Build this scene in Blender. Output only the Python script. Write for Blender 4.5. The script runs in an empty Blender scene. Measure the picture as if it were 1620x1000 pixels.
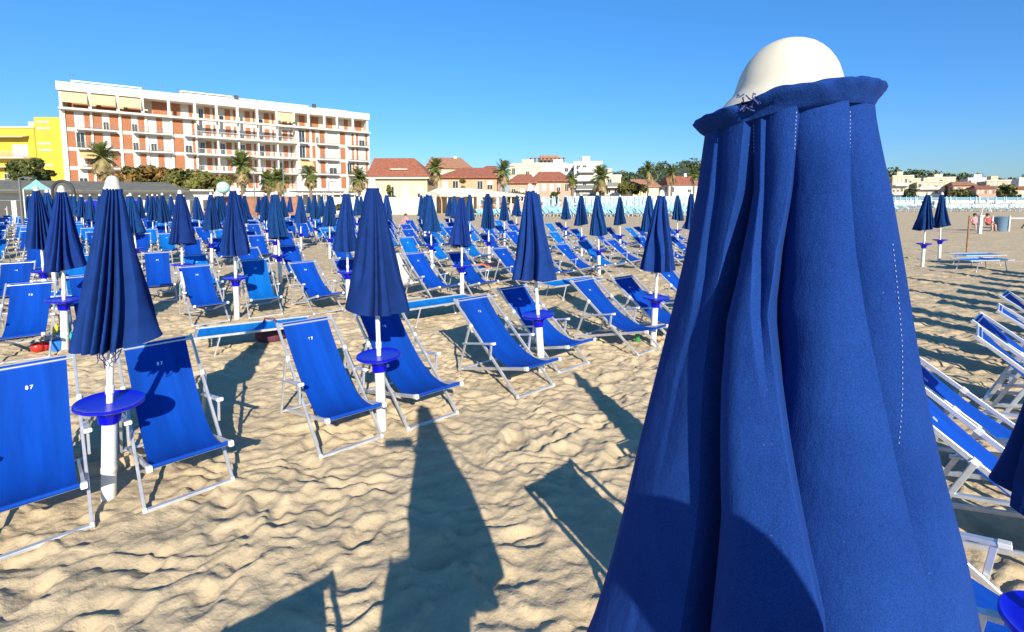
import bpy, math, random
import numpy as np
from mathutils import Vector, Matrix, Quaternion

R = random.Random(7)
NR = np.random.RandomState(11)
C = bpy.context.scene.collection
PI = math.pi

# ------------------------------------------------------------------ camera
H = 2.2; F = 760.0; W, HT = 1620.0, 1000.0
PITCH = math.radians(5.0); CY = 312 + F * math.tan(PITCH)

def ray(px, py):
    u = (px - 810) / F; v = (py - CY) / F
    return Vector((u, math.cos(PITCH) - v * math.sin(PITCH), -math.sin(PITCH) - v * math.cos(PITCH)))
def at_z(px, py, z=0.0):
    d = ray(px, py); t = (z - H) / d.z
    return Vector((0, 0, H)) + d * t
def at_y(px, py, Y):
    d = ray(px, py)
    return Vector((0, 0, H)) + d * (Y / d.y)
def zat(py, Y): return H - (py - 312) * Y / F
def xat(px, Y, py=300): return at_y(px, py, Y).x

cam = bpy.data.cameras.new('camera'); co = bpy.data.objects.new('camera', cam); C.objects.link(co)
cam.sensor_width = 36; cam.lens = F / W * 36; cam.shift_y = -(500 - CY) / W
cam.clip_start = 0.01; cam.clip_end = 4000
co.location = (0, 0, H); co.rotation_euler = (PI / 2 - PITCH, 0, 0)
bpy.context.scene.camera = co

# ------------------------------------------------------------------ light
SUN_AZ = math.radians(165.0); SUN_EL = math.radians(26.7)
wd = bpy.data.worlds.new('World'); bpy.context.scene.world = wd; wd.use_nodes = True
nt = wd.node_tree; bg = nt.nodes['Background']
sk = nt.nodes.new('ShaderNodeTexSky'); sk.sky_type = 'NISHITA'; sk.sun_disc = False
sk.sun_elevation = SUN_EL; sk.sun_rotation = SUN_AZ
sk.air_density = 1.0; sk.dust_density = 0.25; sk.ozone_density = 3.0
tcw = nt.nodes.new('ShaderNodeTexCoord'); sxyz = nt.nodes.new('ShaderNodeSeparateXYZ'); nt.links.new(tcw.outputs['Generated'], sxyz.inputs[0])
rmp = nt.nodes.new('ShaderNodeValToRGB'); nt.links.new(sxyz.outputs[2], rmp.inputs[0])
el_ = rmp.color_ramp.elements; el_[0].position = 0.0; el_[0].color = (.30, .405, .55, 1); el_[1].position = .45; el_[1].color = (.25, .63, .90, 1)
e3 = el_.new(.16); e3.color = (.25, .49, .76, 1)
mxw = nt.nodes.new('ShaderNodeMix'); mxw.data_type = 'RGBA'; mxw.blend_type = 'MULTIPLY'; mxw.inputs[0].default_value = 1.0
nt.links.new(sk.outputs[0], mxw.inputs[6]); nt.links.new(rmp.outputs[0], mxw.inputs[7]); nt.links.new(mxw.outputs[2], bg.inputs[0]); bg.inputs[1].default_value = 0.13
sl = bpy.data.lights.new('sun', 'SUN'); so = bpy.data.objects.new('sun', sl); C.objects.link(so)
sl.energy = 4.6; sl.angle = math.radians(0.5); sl.color = (1.0, 0.90, 0.74)
tosun = Vector((math.sin(SUN_AZ) * math.cos(SUN_EL), math.cos(SUN_AZ) * math.cos(SUN_EL), math.sin(SUN_EL)))
so.rotation_euler = (-tosun).to_track_quat('-Z', 'Y').to_euler(); so.location = (5, -10, 20)
vs = bpy.context.scene.view_settings
vs.view_transform = 'Standard'; vs.look = 'None'; vs.exposure = 0.8; vs.gamma = 1.0; vs.use_curve_mapping = False

# ------------------------------------------------------------------ materials
def mat(name, col, rough=0.6, metal=0.0, spec=0.5, vary=0.0, vscale=6.0, bump=0.0, bscale=40.0, bdist=0.01,
        trans=0.0, objcol=False, sheen=0.0, coat=0.0, detail=4.0, stretch=None):
    m = bpy.data.materials.new(name); m.use_nodes = True
    n = m.node_tree.nodes; l = m.node_tree.links; p = n['Principled BSDF']
    p.inputs['Base Color'].default_value = (*col, 1); p.inputs['Roughness'].default_value = rough
    p.inputs['Metallic'].default_value = metal; p.inputs['Specular IOR Level'].default_value = spec
    if sheen: p.inputs['Sheen Weight'].default_value = sheen
    if coat: p.inputs['Coat Weight'].default_value = coat
    tc = n.new('ShaderNodeTexCoord'); src = tc.outputs['Object']
    if stretch:
        mp = n.new('ShaderNodeMapping'); mp.inputs['Scale'].default_value = stretch
        l.new(src, mp.inputs[0]); src = mp.outputs[0]
    csock = None
    if objcol:
        oi = n.new('ShaderNodeObjectInfo'); csock = oi.outputs['Color']
    if vary:
        no = n.new('ShaderNodeTexNoise'); no.inputs['Scale'].default_value = vscale; no.inputs['Detail'].default_value = detail
        l.new(src, no.inputs['Vector'])
        mx = n.new('ShaderNodeMix'); mx.data_type = 'RGBA'; mx.blend_type = 'MULTIPLY'; mx.inputs[0].default_value = 1.0
        cr = n.new('ShaderNodeMapRange'); cr.inputs[1].default_value = 0.3; cr.inputs[2].default_value = 0.7
        cr.inputs[3].default_value = 1 - vary; cr.inputs[4].default_value = 1 + vary
        l.new(no.outputs[0], cr.inputs[0])
        cc = n.new('ShaderNodeCombineColor')
        for i in range(3): l.new(cr.outputs[0], cc.inputs[i])
        if csock: l.new(csock, mx.inputs[6])
        else: mx.inputs[6].default_value = (*col, 1)
        l.new(cc.outputs[0], mx.inputs[7]); csock = mx.outputs[2]
    if csock: l.new(csock, p.inputs['Base Color'])
    if bump:
        no2 = n.new('ShaderNodeTexNoise'); no2.inputs['Scale'].default_value = bscale; no2.inputs['Detail'].default_value = 5
        l.new(src, no2.inputs['Vector'])
        b = n.new('ShaderNodeBump'); b.inputs['Strength'].default_value = bump; b.inputs['Distance'].default_value = bdist
        l.new(no2.outputs[0], b.inputs['Height']); l.new(b.outputs[0], p.inputs['Normal'])
    if trans:
        tr = n.new('ShaderNodeBsdfTranslucent'); ms = n.new('ShaderNodeMixShader'); ms.inputs[0].default_value = trans
        if csock: l.new(csock, tr.inputs[0])
        else: tr.inputs[0].default_value = (*col, 1)
        out = n['Material Output']
        l.new(p.outputs[0], ms.inputs[1]); l.new(tr.outputs[0], ms.inputs[2]); l.new(ms.outputs[0], out.inputs[0])
    return m

M = {}
M['sling'] = mat('blue_sling', (0.0, 0.1, 0.7), 0.75, spec=0.2, vary=0.17, vscale=5, objcol=True, trans=0.22, bump=0.25, bscale=9, bdist=0.02, stretch=(2.2, .25, .25))
M['canopy'] = mat('navy_canopy', (0.013, 0.045, 0.28), 0.85, spec=0.15, vary=0.14, vscale=9, objcol=True, bump=0.2, bscale=700, bdist=0.0006)
M['alu'] = mat('brushed_aluminium', (0.72, 0.73, 0.74), 0.38, metal=0.65, vary=0.10, vscale=14)
M['plastic'] = mat('white_plastic', (0.66, 0.65, 0.61), 0.45, vary=0.05, vscale=9)
M['sleeve'] = mat('white_sleeve', (0.66, 0.65, 0.60), 0.5, vary=0.08, vscale=7)
M['pole'] = mat('white_pole', (0.72, 0.72, 0.70), 0.4, vary=0.10, vscale=18)
M['table'] = mat('blue_table_plastic', (0.003, 0.005, 0.46), 0.28, spec=0.5, vary=0.06)
M['cap'] = mat('cream_cap_plastic', (0.60, 0.56, 0.45), 0.5, vary=0.12, vscale=22, bump=0.06, bscale=60, bdist=.002)
M['paint'] = mat('white_print', (0.75, 0.80, 0.88), 0.7)
M['thread'] = mat('pale_thread', (0.28, 0.34, 0.55), 0.9)
M['cord'] = mat('navy_cord', (0.02, 0.025, 0.16), 0.9)
M['white'] = mat('white_plaster', (0.62, 0.60, 0.55), 0.85, vary=0.07, vscale=.5)
M['cream'] = mat('cream_plaster', (0.58, 0.49, 0.32), 0.9, vary=0.08, vscale=.6)
M['peach'] = mat('peach_plaster', (0.50, 0.31, 0.19), 0.9, vary=0.08, vscale=.6)
M['salmon'] = mat('salmon_plaster', (0.54, 0.31, 0.22), 0.9, vary=0.08, vscale=.6)
M['beige'] = mat('beige_plaster', (0.62, 0.50, 0.36), 0.9, vary=0.1, vscale=.6)
M['yellow'] = mat('yellow_plaster', (0.54, 0.385, 0.04), 0.85, vary=0.06, vscale=.5)
M['rtile'] = mat('red_tile', (0.29, 0.10, 0.055), 0.9, vary=0.30, vscale=2.5, bump=.6, bscale=5, bdist=.1)
M['btile'] = mat('brown_tile', (0.33, 0.16, 0.09), 0.9, vary=0.25, vscale=2, bump=.6, bscale=5, bdist=.1)
M['gtile'] = mat('grey_roofing', (0.12, 0.12, 0.10), 0.9, vary=0.2, vscale=2)
M['concrete'] = mat('grey_concrete', (0.42, 0.41, 0.39), 0.9, vary=0.12, vscale=1)
M['glass'] = mat('dark_window_glass', (0.03, 0.035, 0.04), 0.12, spec=0.7)
M['shutter'] = mat('white_shutter', (0.56, 0.54, 0.49), 0.6, vary=0.06, vscale=3)
M['awning'] = mat('yellow_awning', (0.58, 0.48, 0.27), 0.85, vary=0.06, vscale=2, trans=.1)
M['awning2'] = mat('peach_awning', (0.58, 0.38, 0.19), 0.85, vary=0.06, vscale=2)
M['rail'] = mat('grey_railing', (0.14, 0.15, 0.15), 0.5, metal=.3)
M['dark'] = mat('dark_grey_metal', (0.05, 0.05, 0.05), 0.6)
M['trunk'] = mat('palm_trunk', (0.20, 0.14, 0.09), 0.95, vary=.3, vscale=6, bump=.6, bscale=12, bdist=.05)
def leafmat(name, c1, c2, c3, scale=1.2):
    m = bpy.data.materials.new(name); m.use_nodes = True
    n = m.node_tree.nodes; l = m.node_tree.links; p = n['Principled BSDF']; p.inputs['Roughness'].default_value = .6
    g = n.new('ShaderNodeTexCoord'); no = n.new('ShaderNodeTexNoise'); no.inputs['Scale'].default_value = scale; no.inputs['Detail'].default_value = 6
    l.new(g.outputs['Object'], no.inputs['Vector'])
    r = n.new('ShaderNodeValToRGB'); e = r.color_ramp.elements
    e[0].position = .33; e[0].color = (*c1, 1); e[1].position = .68; e[1].color = (*c3, 1)
    x = e.new(.5); x.color = (*c2, 1)
    l.new(no.outputs[0], r.inputs[0]); l.new(r.outputs[0], p.inputs['Base Color'])
    return m
M['palmleaf'] = leafmat('palm_frond_green', (.06, .09, .016), (.11, .145, .028), (.19, .21, .05))
M['deadleaf'] = leafmat('palm_dead_skirt', (.15, .11, .04), (.25, .19, .075), (.34, .27, .12))
M['leaf'] = leafmat('tree_leaf_green', (.035, .055, .010), (.07, .09, .018), (.13, .14, .03), .9)
M['leafr'] = leafmat('shrub_leaf_rust', (.07, .06, .010), (.15, .10, .016), (.24, .11, .025), .5)
M['leafo'] = leafmat('shrub_leaf_olive', (.05, .06, .010), (.11, .11, .018), (.19, .17, .03), .6)
M['leafd'] = leafmat('pine_leaf_dark', (.03, .05, .022), (.06, .085, .03), (.10, .12, .04), .3)
M['hillm'] = leafmat('hill_scrub', (.03, .05, .02), (.05, .07, .03), (.09, .10, .05), .05)
M['bark'] = mat('tree_bark', (.11, .08, .055), .95, vary=.3, vscale=8)

def brickmat():
    m = bpy.data.materials.new('orange_brick'); m.use_nodes = True
    n = m.node_tree.nodes; l = m.node_tree.links; p = n['Principled BSDF']; p.inputs['Roughness'].default_value = .9
    g = n.new('ShaderNodeTexCoord'); mp = n.new('ShaderNodeMapping'); mp.inputs['Rotation'].default_value = (PI / 2, 0, 0)
    b = n.new('ShaderNodeTexBrick'); b.inputs['Scale'].default_value = 1.0
    b.inputs['Brick Width'].default_value = .5; b.inputs['Row Height'].default_value = .16; b.inputs['Mortar Size'].default_value = .015
    b.inputs['Color1'].default_value = (.41, .13, .042, 1); b.inputs['Color2'].default_value = (.34, .10, .034, 1); b.inputs['Mortar'].default_value = (.42, .28, .18, 1)
    no = n.new('ShaderNodeTexNoise'); no.inputs['Scale'].default_value = .8
    mx = n.new('ShaderNodeMix'); mx.data_type = 'RGBA'; mx.blend_type = 'MULTIPLY'; mx.inputs[0].default_value = .25
    l.new(g.outputs['Object'], mp.inputs[0]); l.new(mp.outputs[0], b.inputs['Vector']); l.new(g.outputs['Object'], no.inputs['Vector'])
    l.new(b.outputs[0], mx.inputs[6]); l.new(no.outputs[0], mx.inputs[7]); l.new(mx.outputs[2], p.inputs['Base Color'])
    return m
M['brick'] = brickmat()

def sandmat():
    m = bpy.data.materials.new('beach_sand'); m.use_nodes = True
    n = m.node_tree.nodes; l = m.node_tree.links; p = n['Principled BSDF']; p.inputs['Roughness'].default_value = .95
    p.inputs['Specular IOR Level'].default_value = .15
    g = n.new('ShaderNodeTexCoord')
    def noise(s, d=5, ro=.5):
        x = n.new('ShaderNodeTexNoise'); x.inputs['Scale'].default_value = s; x.inputs['Detail'].default_value = d; x.inputs['Roughness'].default_value = ro
        l.new(g.outputs['Object'], x.inputs['Vector']); return x.outputs[0]
    r = n.new('ShaderNodeValToRGB'); e = r.color_ramp.elements
    e[0].position = .3; e[0].color = (.44, .348, .222, 1); e[1].position = .72; e[1].color = (.54, .437, .285, 1)
    l.new(noise(1.6, 6, .65), r.inputs[0])
    # tiny dark specks: grit and shell crumbs
    vo = n.new('ShaderNodeTexVoronoi'); vo.inputs['Scale'].default_value = 26; l.new(g.outputs['Object'], vo.inputs['Vector'])
    lt = n.new('ShaderNodeMapRange'); lt.inputs[1].default_value = .06; lt.inputs[2].default_value = .10; lt.inputs[3].default_value = .55; lt.inputs[4].default_value = 1.0
    l.new(vo.outputs['Distance'], lt.inputs[0])
    gr = n.new('ShaderNodeMapRange'); gr.inputs[1].default_value = .3; gr.inputs[2].default_value = .7; gr.inputs[3].default_value = .86; gr.inputs[4].default_value = 1.1
    l.new(noise(420, 2), gr.inputs[0])
    mu = n.new('ShaderNodeMath'); mu.operation = 'MULTIPLY'; l.new(lt.outputs[0], mu.inputs[0]); l.new(gr.outputs[0], mu.inputs[1])
    mx = n.new('ShaderNodeMix'); mx.data_type = 'RGBA'; mx.blend_type = 'MULTIPLY'; mx.inputs[0].default_value = 1
    cc = n.new('ShaderNodeCombineColor')
    for i in range(3): l.new(mu.outputs[0], cc.inputs[i])
    dm = n.new('ShaderNodeMapRange'); dm.inputs[1].default_value = .48; dm.inputs[2].default_value = .66; dm.inputs[3].default_value = 0; dm.inputs[4].default_value = .40; l.new(noise(2.3, 7, .7), dm.inputs[0])
    dk = n.new('ShaderNodeMix'); dk.data_type = 'RGBA'; l.new(dm.outputs[0], dk.inputs[0]); l.new(r.outputs[0], dk.inputs[6]); dk.inputs[7].default_value = (.30, .245, .165, 1)
    l.new(dk.outputs[2], mx.inputs[6]); l.new(cc.outputs[0], mx.inputs[7]); l.new(mx.outputs[2], p.inputs['Base Color'])
    b1 = n.new('ShaderNodeBump'); b1.inputs['Strength'].default_value = .7; b1.inputs['Distance'].default_value = .04; l.new(noise(9, 7, .6), b1.inputs['Height'])
    b2 = n.new('ShaderNodeBump'); b2.inputs['Strength'].default_value = .35; b2.inputs['Distance'].default_value = .004; l.new(noise(260, 3), b2.inputs['Height'])
    l.new(b1.outputs[0], b2.inputs['Normal']); l.new(b2.outputs[0], p.inputs['Normal'])
    return m
M['sand'] = sandmat()

def bigfabric():
    m = bpy.data.materials.new('navy_woven_canvas'); m.use_nodes = True
    n = m.node_tree.nodes; l = m.node_tree.links; p = n['Principled BSDF']; p.inputs['Roughness'].default_value = .9
    p.inputs['Specular IOR Level'].default_value = .08; p.inputs['Sheen Weight'].default_value = .04; p.inputs['Sheen Roughness'].default_value = .5
    p.inputs['Sheen Tint'].default_value = (.3, .4, .9, 1)
    g = n.new('ShaderNodeTexCoord')
    def noise(s, d=3, ro=.5, st=None):
        x = n.new('ShaderNodeTexNoise'); x.inputs['Scale'].default_value = s; x.inputs['Detail'].default_value = d; x.inputs['Roughness'].default_value = ro
        if st:
            mp = n.new('ShaderNodeMapping'); mp.inputs['Scale'].default_value = st; l.new(g.outputs['Object'], mp.inputs[0]); l.new(mp.outputs[0], x.inputs['Vector'])
        else: l.new(g.outputs['Object'], x.inputs['Vector'])
        return x.outputs[0]
    r = n.new('ShaderNodeValToRGB'); e = r.color_ramp.elements
    e[0].position = .28; e[0].color = (.0055, .029, .155, 1); e[1].position = .75; e[1].color = (.011, .048, .225, 1)
    l.new(noise(9, 5, .6), r.inputs[0])
    w = n.new('ShaderNodeMapRange'); w.inputs[1].default_value = .3; w.inputs[2].default_value = .7; w.inputs[3].default_value = .74; w.inputs[4].default_value = 1.28
    l.new(noise(950, 2), w.inputs[0])
    sp = n.new('ShaderNodeTexVoronoi'); sp.inputs['Scale'].default_value = 130; l.new(g.outputs['Object'], sp.inputs['Vector'])
    spm = n.new('ShaderNodeMapRange'); spm.inputs[1].default_value = .05; spm.inputs[2].default_value = .10; spm.inputs[3].default_value = .16; spm.inputs[4].default_value = 0
    l.new(sp.outputs['Distance'], spm.inputs[0])
    pm = n.new('ShaderNodeMapRange'); pm.inputs[1].default_value = .55; pm.inputs[2].default_value = .7; l.new(noise(14, 3), pm.inputs[0])
    ml = n.new('ShaderNodeMath'); ml.operation = 'MULTIPLY'; l.new(spm.outputs[0], ml.inputs[0]); l.new(pm.outputs[0], ml.inputs[1])
    mx = n.new('ShaderNodeMix'); mx.data_type = 'RGBA'; mx.blend_type = 'MULTIPLY'; mx.inputs[0].default_value = 1
    cc = n.new('ShaderNodeCombineColor')
    for i in range(3): l.new(w.outputs[0], cc.inputs[i])
    l.new(r.outputs[0], mx.inputs[6]); l.new(cc.outputs[0], mx.inputs[7])
    mx2 = n.new('ShaderNodeMix'); mx2.data_type = 'RGBA'; l.new(ml.outputs[0], mx2.inputs[0]); l.new(mx.outputs[2], mx2.inputs[6]); mx2.inputs[7].default_value = (.35, .42, .6, 1)
    l.new(mx2.outputs[2], p.inputs['Base Color'])
    b = n.new('ShaderNodeBump'); b.inputs['Strength'].default_value = .35; b.inputs['Distance'].default_value = .0012; l.new(noise(900, 2), b.inputs['Height'])
    b0 = n.new('ShaderNodeBump'); b0.inputs['Strength'].default_value = .35; b0.inputs['Distance'].default_value = .008; l.new(noise(30, 4, .6, (1, 1, .4)), b0.inputs['Height'])
    l.new(b0.outputs[0], b.inputs['Normal']); l.new(b.outputs[0], p.inputs['Normal'])
    return m
M['bigfab'] = bigfabric()

def paint(name, col, rough=.5): return mat(name, col, rough, vary=.06, vscale=8)

# ------------------------------------------------------------------ mesh helper
class MB:
    def __init__(s): s.v = []; s.f = []; s.m = []
    def add(s, vs, fs, mi=0):
        o = len(s.v); s.v += [tuple(x) for x in vs]; s.f += [tuple(o + i for i in f) for f in fs]; s.m += [mi] * len(fs); return s
    def box(s, x0, x1, y0, y1, z0, z1, mi=0):
        vs = [(x0, y0, z0), (x1, y0, z0), (x1, y1, z0), (x0, y1, z0), (x0, y0, z1), (x1, y0, z1), (x1, y1, z1), (x0, y1, z1)]
        return s.add(vs, [(0, 3, 2, 1), (4, 5, 6, 7), (0, 1, 5, 4), (1, 2, 6, 5), (2, 3, 7, 6), (3, 0, 4, 7)], mi)
    def bar(s, p0, p1, a, b, up=(1, 0, 0), mi=0, ch=.3):
        p0 = Vector(p0); p1 = Vector(p1); d = (p1 - p0).normalized(); u = Vector(up); u = (u - d * u.dot(d)).normalized(); w = d.cross(u)
        a /= 2; b /= 2; c = min(a, b) * ch
        prof = [(a, b - c), (a - c, b), (-a + c, b), (-a, b - c), (-a, -b + c), (-a + c, -b), (a - c, -b), (a, -b + c)]
        vs = [p + u * q[0] + w * q[1] for p in (p0, p1) for q in prof]
        fs = [(i, (i + 1) % 8, 8 + (i + 1) % 8, 8 + i) for i in range(8)] + [tuple(range(7, -1, -1)), tuple(range(8, 16))]
        return s.add(vs, fs, mi)
    def tube(s, pts, r, n=8, mi=0, caps=True):
        pts = [Vector(p) for p in pts]; rs = r if isinstance(r, (list, tuple)) else [r] * len(pts); vs = []
        u = None
        for i, p in enumerate(pts):
            d = (pts[min(i + 1, len(pts) - 1)] - pts[max(i - 1, 0)]).normalized()
            if u is None: u = d.orthogonal().normalized()
            u = (u - d * u.dot(d)).normalized(); w = d.cross(u)
            vs += [p + (u * math.cos(2 * PI * k / n) + w * math.sin(2 * PI * k / n)) * rs[i] for k in range(n)]
        fs = [(i * n + k, i * n + (k + 1) % n, (i + 1) * n + (k + 1) % n, (i + 1) * n + k) for i in range(len(pts) - 1) for k in range(n)]
        if caps: fs += [tuple(range(n - 1, -1, -1)), tuple(range((len(pts) - 1) * n, len(pts) * n))]
        return s.add(vs, fs, mi)
    def lathe(s, prof, n=24, c=(0, 0, 0), mi=0):
        vs = [(c[0] + r * math.cos(2 * PI * k / n), c[1] + r * math.sin(2 * PI * k / n), c[2] + z) for r, z in prof for k in range(n)]
        fs = [(i * n + k, i * n + (k + 1) % n, (i + 1) * n + (k + 1) % n, (i + 1) * n + k) for i in range(len(prof) - 1) for k in range(n)]
        return s.add(vs, fs, mi)
    def grid(s, P, mi=0, closed=False):
        nr = len(P); nc = len(P[0]); vs = [p for row in P for p in row]
        m = nc if closed else nc - 1
        fs = [(i * nc + k, i * nc + (k + 1) % nc, (i + 1) * nc + (k + 1) % nc, (i + 1) * nc + k) for i in range(nr - 1) for k in range(m)]
        return s.add(vs, fs, mi)
    def ball(s, c, r, n=10, m=7, mi=0, sc=(1, 1, 1)):
        return s.grid([[(c[0] + sc[0] * r * max(math.sin(PI * i / m), .01) * math.cos(2 * PI * k / n), c[1] + sc[1] * r * max(math.sin(PI * i / m), .01) * math.sin(2 * PI * k / n), c[2] - sc[2] * r * math.cos(PI * i / m)) for k in range(n)] for i in range(m + 1)], mi, True)
    def mesh(s, name, mats, smooth=True):
        me = bpy.data.meshes.new(name); me.from_pydata(s.v, [], s.f)
        for m in (mats if isinstance(mats, (list, tuple)) else [mats]): me.materials.append(m)
        me.polygons.foreach_set('material_index', s.m)
        if smooth:
            me.polygons.foreach_set('use_smooth', [True] * len(s.f))
            try: me.set_sharp_from_angle(angle=math.radians(38))
            except Exception: pass
        me.update(); return me
    def build(s, name, mats, parent=None, smooth=True):
        return link(name, s.mesh(name, mats, smooth), parent)
def link(name, me, parent=None):
    o = bpy.data.objects.new(name, me); C.objects.link(o)
    if parent: o.parent = parent
    return o
def npmesh(name, V, Fq, m, smooth=False):
    me = bpy.data.meshes.new(name); k = Fq.shape[1]
    me.vertices.add(len(V)); me.vertices.foreach_set('co', V.astype(np.float32).ravel())
    me.loops.add(Fq.size); me.loops.foreach_set('vertex_index', Fq.astype(np.int32).ravel())
    me.polygons.add(len(Fq)); me.polygons.foreach_set('loop_start', np.arange(0, Fq.size, k, dtype=np.int32))
    me.polygons.foreach_set('use_smooth', np.full(len(Fq), smooth, dtype=bool))
    me.materials.append(m); me.update(calc_edges=True); me.validate(); return me
def thing(name, label, cat, loc=(0, 0, 0), rz=0.0, group=None):
    o = bpy.data.objects.new(name, None); C.objects.link(o); o.location = loc; o.rotation_euler = (0, 0, rz)
    o.empty_display_size = .1
    return tag(o, label, cat, group)
def tag(o, label, cat, group=None):
    o['label'] = label; o['category'] = cat
    if group: o['group'] = group
    return o
def kids(o): return [c for c in o.children]
def dup(root, loc, rz, label, group=None, sc=None):
    r = root.copy(); C.objects.link(r); r.location = loc; r.rotation_euler = (0, 0, rz); r['label'] = label
    if group: r['group'] = group
    if sc: r.scale = (sc,) * 3 if not isinstance(sc, tuple) else sc
    for ch in TREE.get(root.name, []):
        c = ch.copy(); C.objects.link(c); c.parent = r
        for g in TREE.get(ch.name, []):
            d = g.copy(); C.objects.link(d); d.parent = c
    return r
TREE = {}
def freeze(root):   # remember children once (children lookups are slow)
    ks = [o for o in bpy.data.objects if o.parent == root]; TREE[root.name] = ks
    for k in ks: TREE[k.name] = [o for o in bpy.data.objects if o.parent == k]
    return root

# ------------------------------------------------------------------ numpy noise
PERM = NR.permutation(256); PERM = np.concatenate([PERM, PERM, PERM])
GA = NR.uniform(0, 2 * PI, 256); GX = np.cos(GA); GY = np.sin(GA)
def perlin(x, y):
    xi = np.floor(x).astype(int); yi = np.floor(y).astype(int); xf = x - xi; yf = y - yi; xi &= 255; yi &= 255
    u = xf ** 3 * (xf * (xf * 6 - 15) + 10); v = yf ** 3 * (yf * (yf * 6 - 15) + 10)
    def g(a, b, dx, dy):
        h = PERM[PERM[a] + b] & 255; return GX[h] * dx + GY[h] * dy
    n00 = g(xi, yi, xf, yf); n10 = g(xi + 1, yi, xf - 1, yf); n01 = g(xi, yi + 1, xf, yf - 1); n11 = g(xi + 1, yi + 1, xf - 1, yf - 1)
    return (n00 * (1 - u) + n10 * u) * (1 - v) + (n01 * (1 - u) + n11 * u) * v

# ------------------------------------------------------------------ sand
def spaced(segs):
    out = []
    for a, b, d in segs: out.append(np.arange(a, b, d))
    return np.concatenate(out + [np.array([segs[-1][1]])])
def sand_height(X, Y):
    wx = X + .22 * perlin(X * 1.7 + 9, Y * 1.7) ; wy = Y + .22 * perlin(X * 1.7, Y * 1.7 + 31)
    h = .030 * perlin(X * .55, Y * .55)
    # scuffed ripples with one steep side turned away from the sun
    def ripple(fq, ca, sa, warp, o):
        a = fq * (wy * ca - wx * sa) + warp * perlin(wx * fq * .42 + o, wy * fq * .55) + .55 * perlin(wx * fq * 1.1, wy * fq * 1.25 + o)
        fr = a - np.floor(a)
        q = np.where(fr < .76, fr / .76, (1 - fr) / .24)
        return q * q * (3 - 2 * q) - .5
    amp = np.clip(.60 + 1.5 * perlin(X * 1.1 + 50, Y * 1.1 + 7), .10, 1.4)
    h += .024 * amp * ripple(4.3, .96, .24, 1.7, 5)
    amp2 = np.clip(.45 + 1.6 * perlin(X * 1.7 + 5, Y * 1.7 + 77), 0, 1.3)
    h += .017 * amp2 * ripple(7.4, .98, .10, 1.5, 21)
    rd = 1 - np.abs(perlin(wx * 3.4 + 3, wy * 5.2 + 17)) * 2.2
    h += .015 * rd
    h += .010 * perlin(wx * 2.6, wy * 3.3 + 3) + .011 * perlin(X * 6, Y * 10.5) + .009 * perlin(X * 15, Y * 18) + .0055 * perlin(X * 27, Y * 31)
    # trodden dents
    for cell, dep, ra, sd in ((.55, .050, .15, 3), (.43, .040, .12, 8), (.34, .026, .09, 5)):
        cx = np.floor(X / cell).astype(int); cy = np.floor(Y / cell).astype(int); acc = np.zeros_like(X)
        for i in (-1, 0, 1):
            for j in (-1, 0, 1):
                hx = (cx + i); hy = (cy + j); hh = PERM[(PERM[(hx * 7 + sd) & 255] + hy * 13) & 255]
                px = (hx + .5 + .45 * GX[hh]) * cell; py = (hy + .5 + .45 * GY[hh]) * cell
                th = GA[(hh * 3 + sd) & 255]; c = np.cos(th); s_ = np.sin(th)
                dx = X - px; dy = Y - py; e = (c * dx + s_ * dy) / (ra * 1.35); f = (-s_ * dx + c * dy) / (ra * .72)
                d2 = e * e + f * f; k = ((hh & 3) != 0) * (.45 + (hh & 31) / 40)
                dd = np.sqrt(d2); acc += k * (-1 / (1 + np.exp(np.clip((dd - .82) * 9, -30, 30))) + .38 * np.exp(-(dd - 1.22) ** 2 * 16))
        h += dep * acc * .62
    fade = np.clip(1.15 - np.hypot(X, Y) / 60, .35, 1)
    return h * fade
def build_sand():
    xs = spaced([(-900, -120, 60), (-120, -40, 4), (-40, -14, .4), (-14, -6.5, .09), (-6.5, 4.2, .019), (4.2, 15, .09), (15, 40, .4), (40, 120, 4), (120, 900, 60)])
    ys = spaced([(-60, -6, 4), (-6, 1.0, .2), (1.0, 2.2, .03), (2.2, 8.5, .019), (8.5, 14, .05), (14, 24, .12), (24, 60, .5), (60, 140, 4), (140, 1400, 70)])
    X, Y = np.meshgrid(xs, ys)
    Z = sand_height(X, Y); Z[np.hypot(X, Y) > 90] = 0
    nx, ny = len(xs), len(ys)
    V = np.stack([X, Y, Z], -1).reshape(-1, 3); I = np.arange(nx * ny).reshape(ny, nx)
    Fq = np.stack([I[:-1, :-1], I[:-1, 1:], I[1:, 1:], I[1:, :-1]], -1).reshape(-1, 4)
    o = link('sand', npmesh('sand', V, Fq, M['sand'], True)); o['kind'] = 'structure'
build_sand()
def gz(x, y): return float(sand_height(np.array([float(x)]), np.array([float(y)]))[0])

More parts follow.
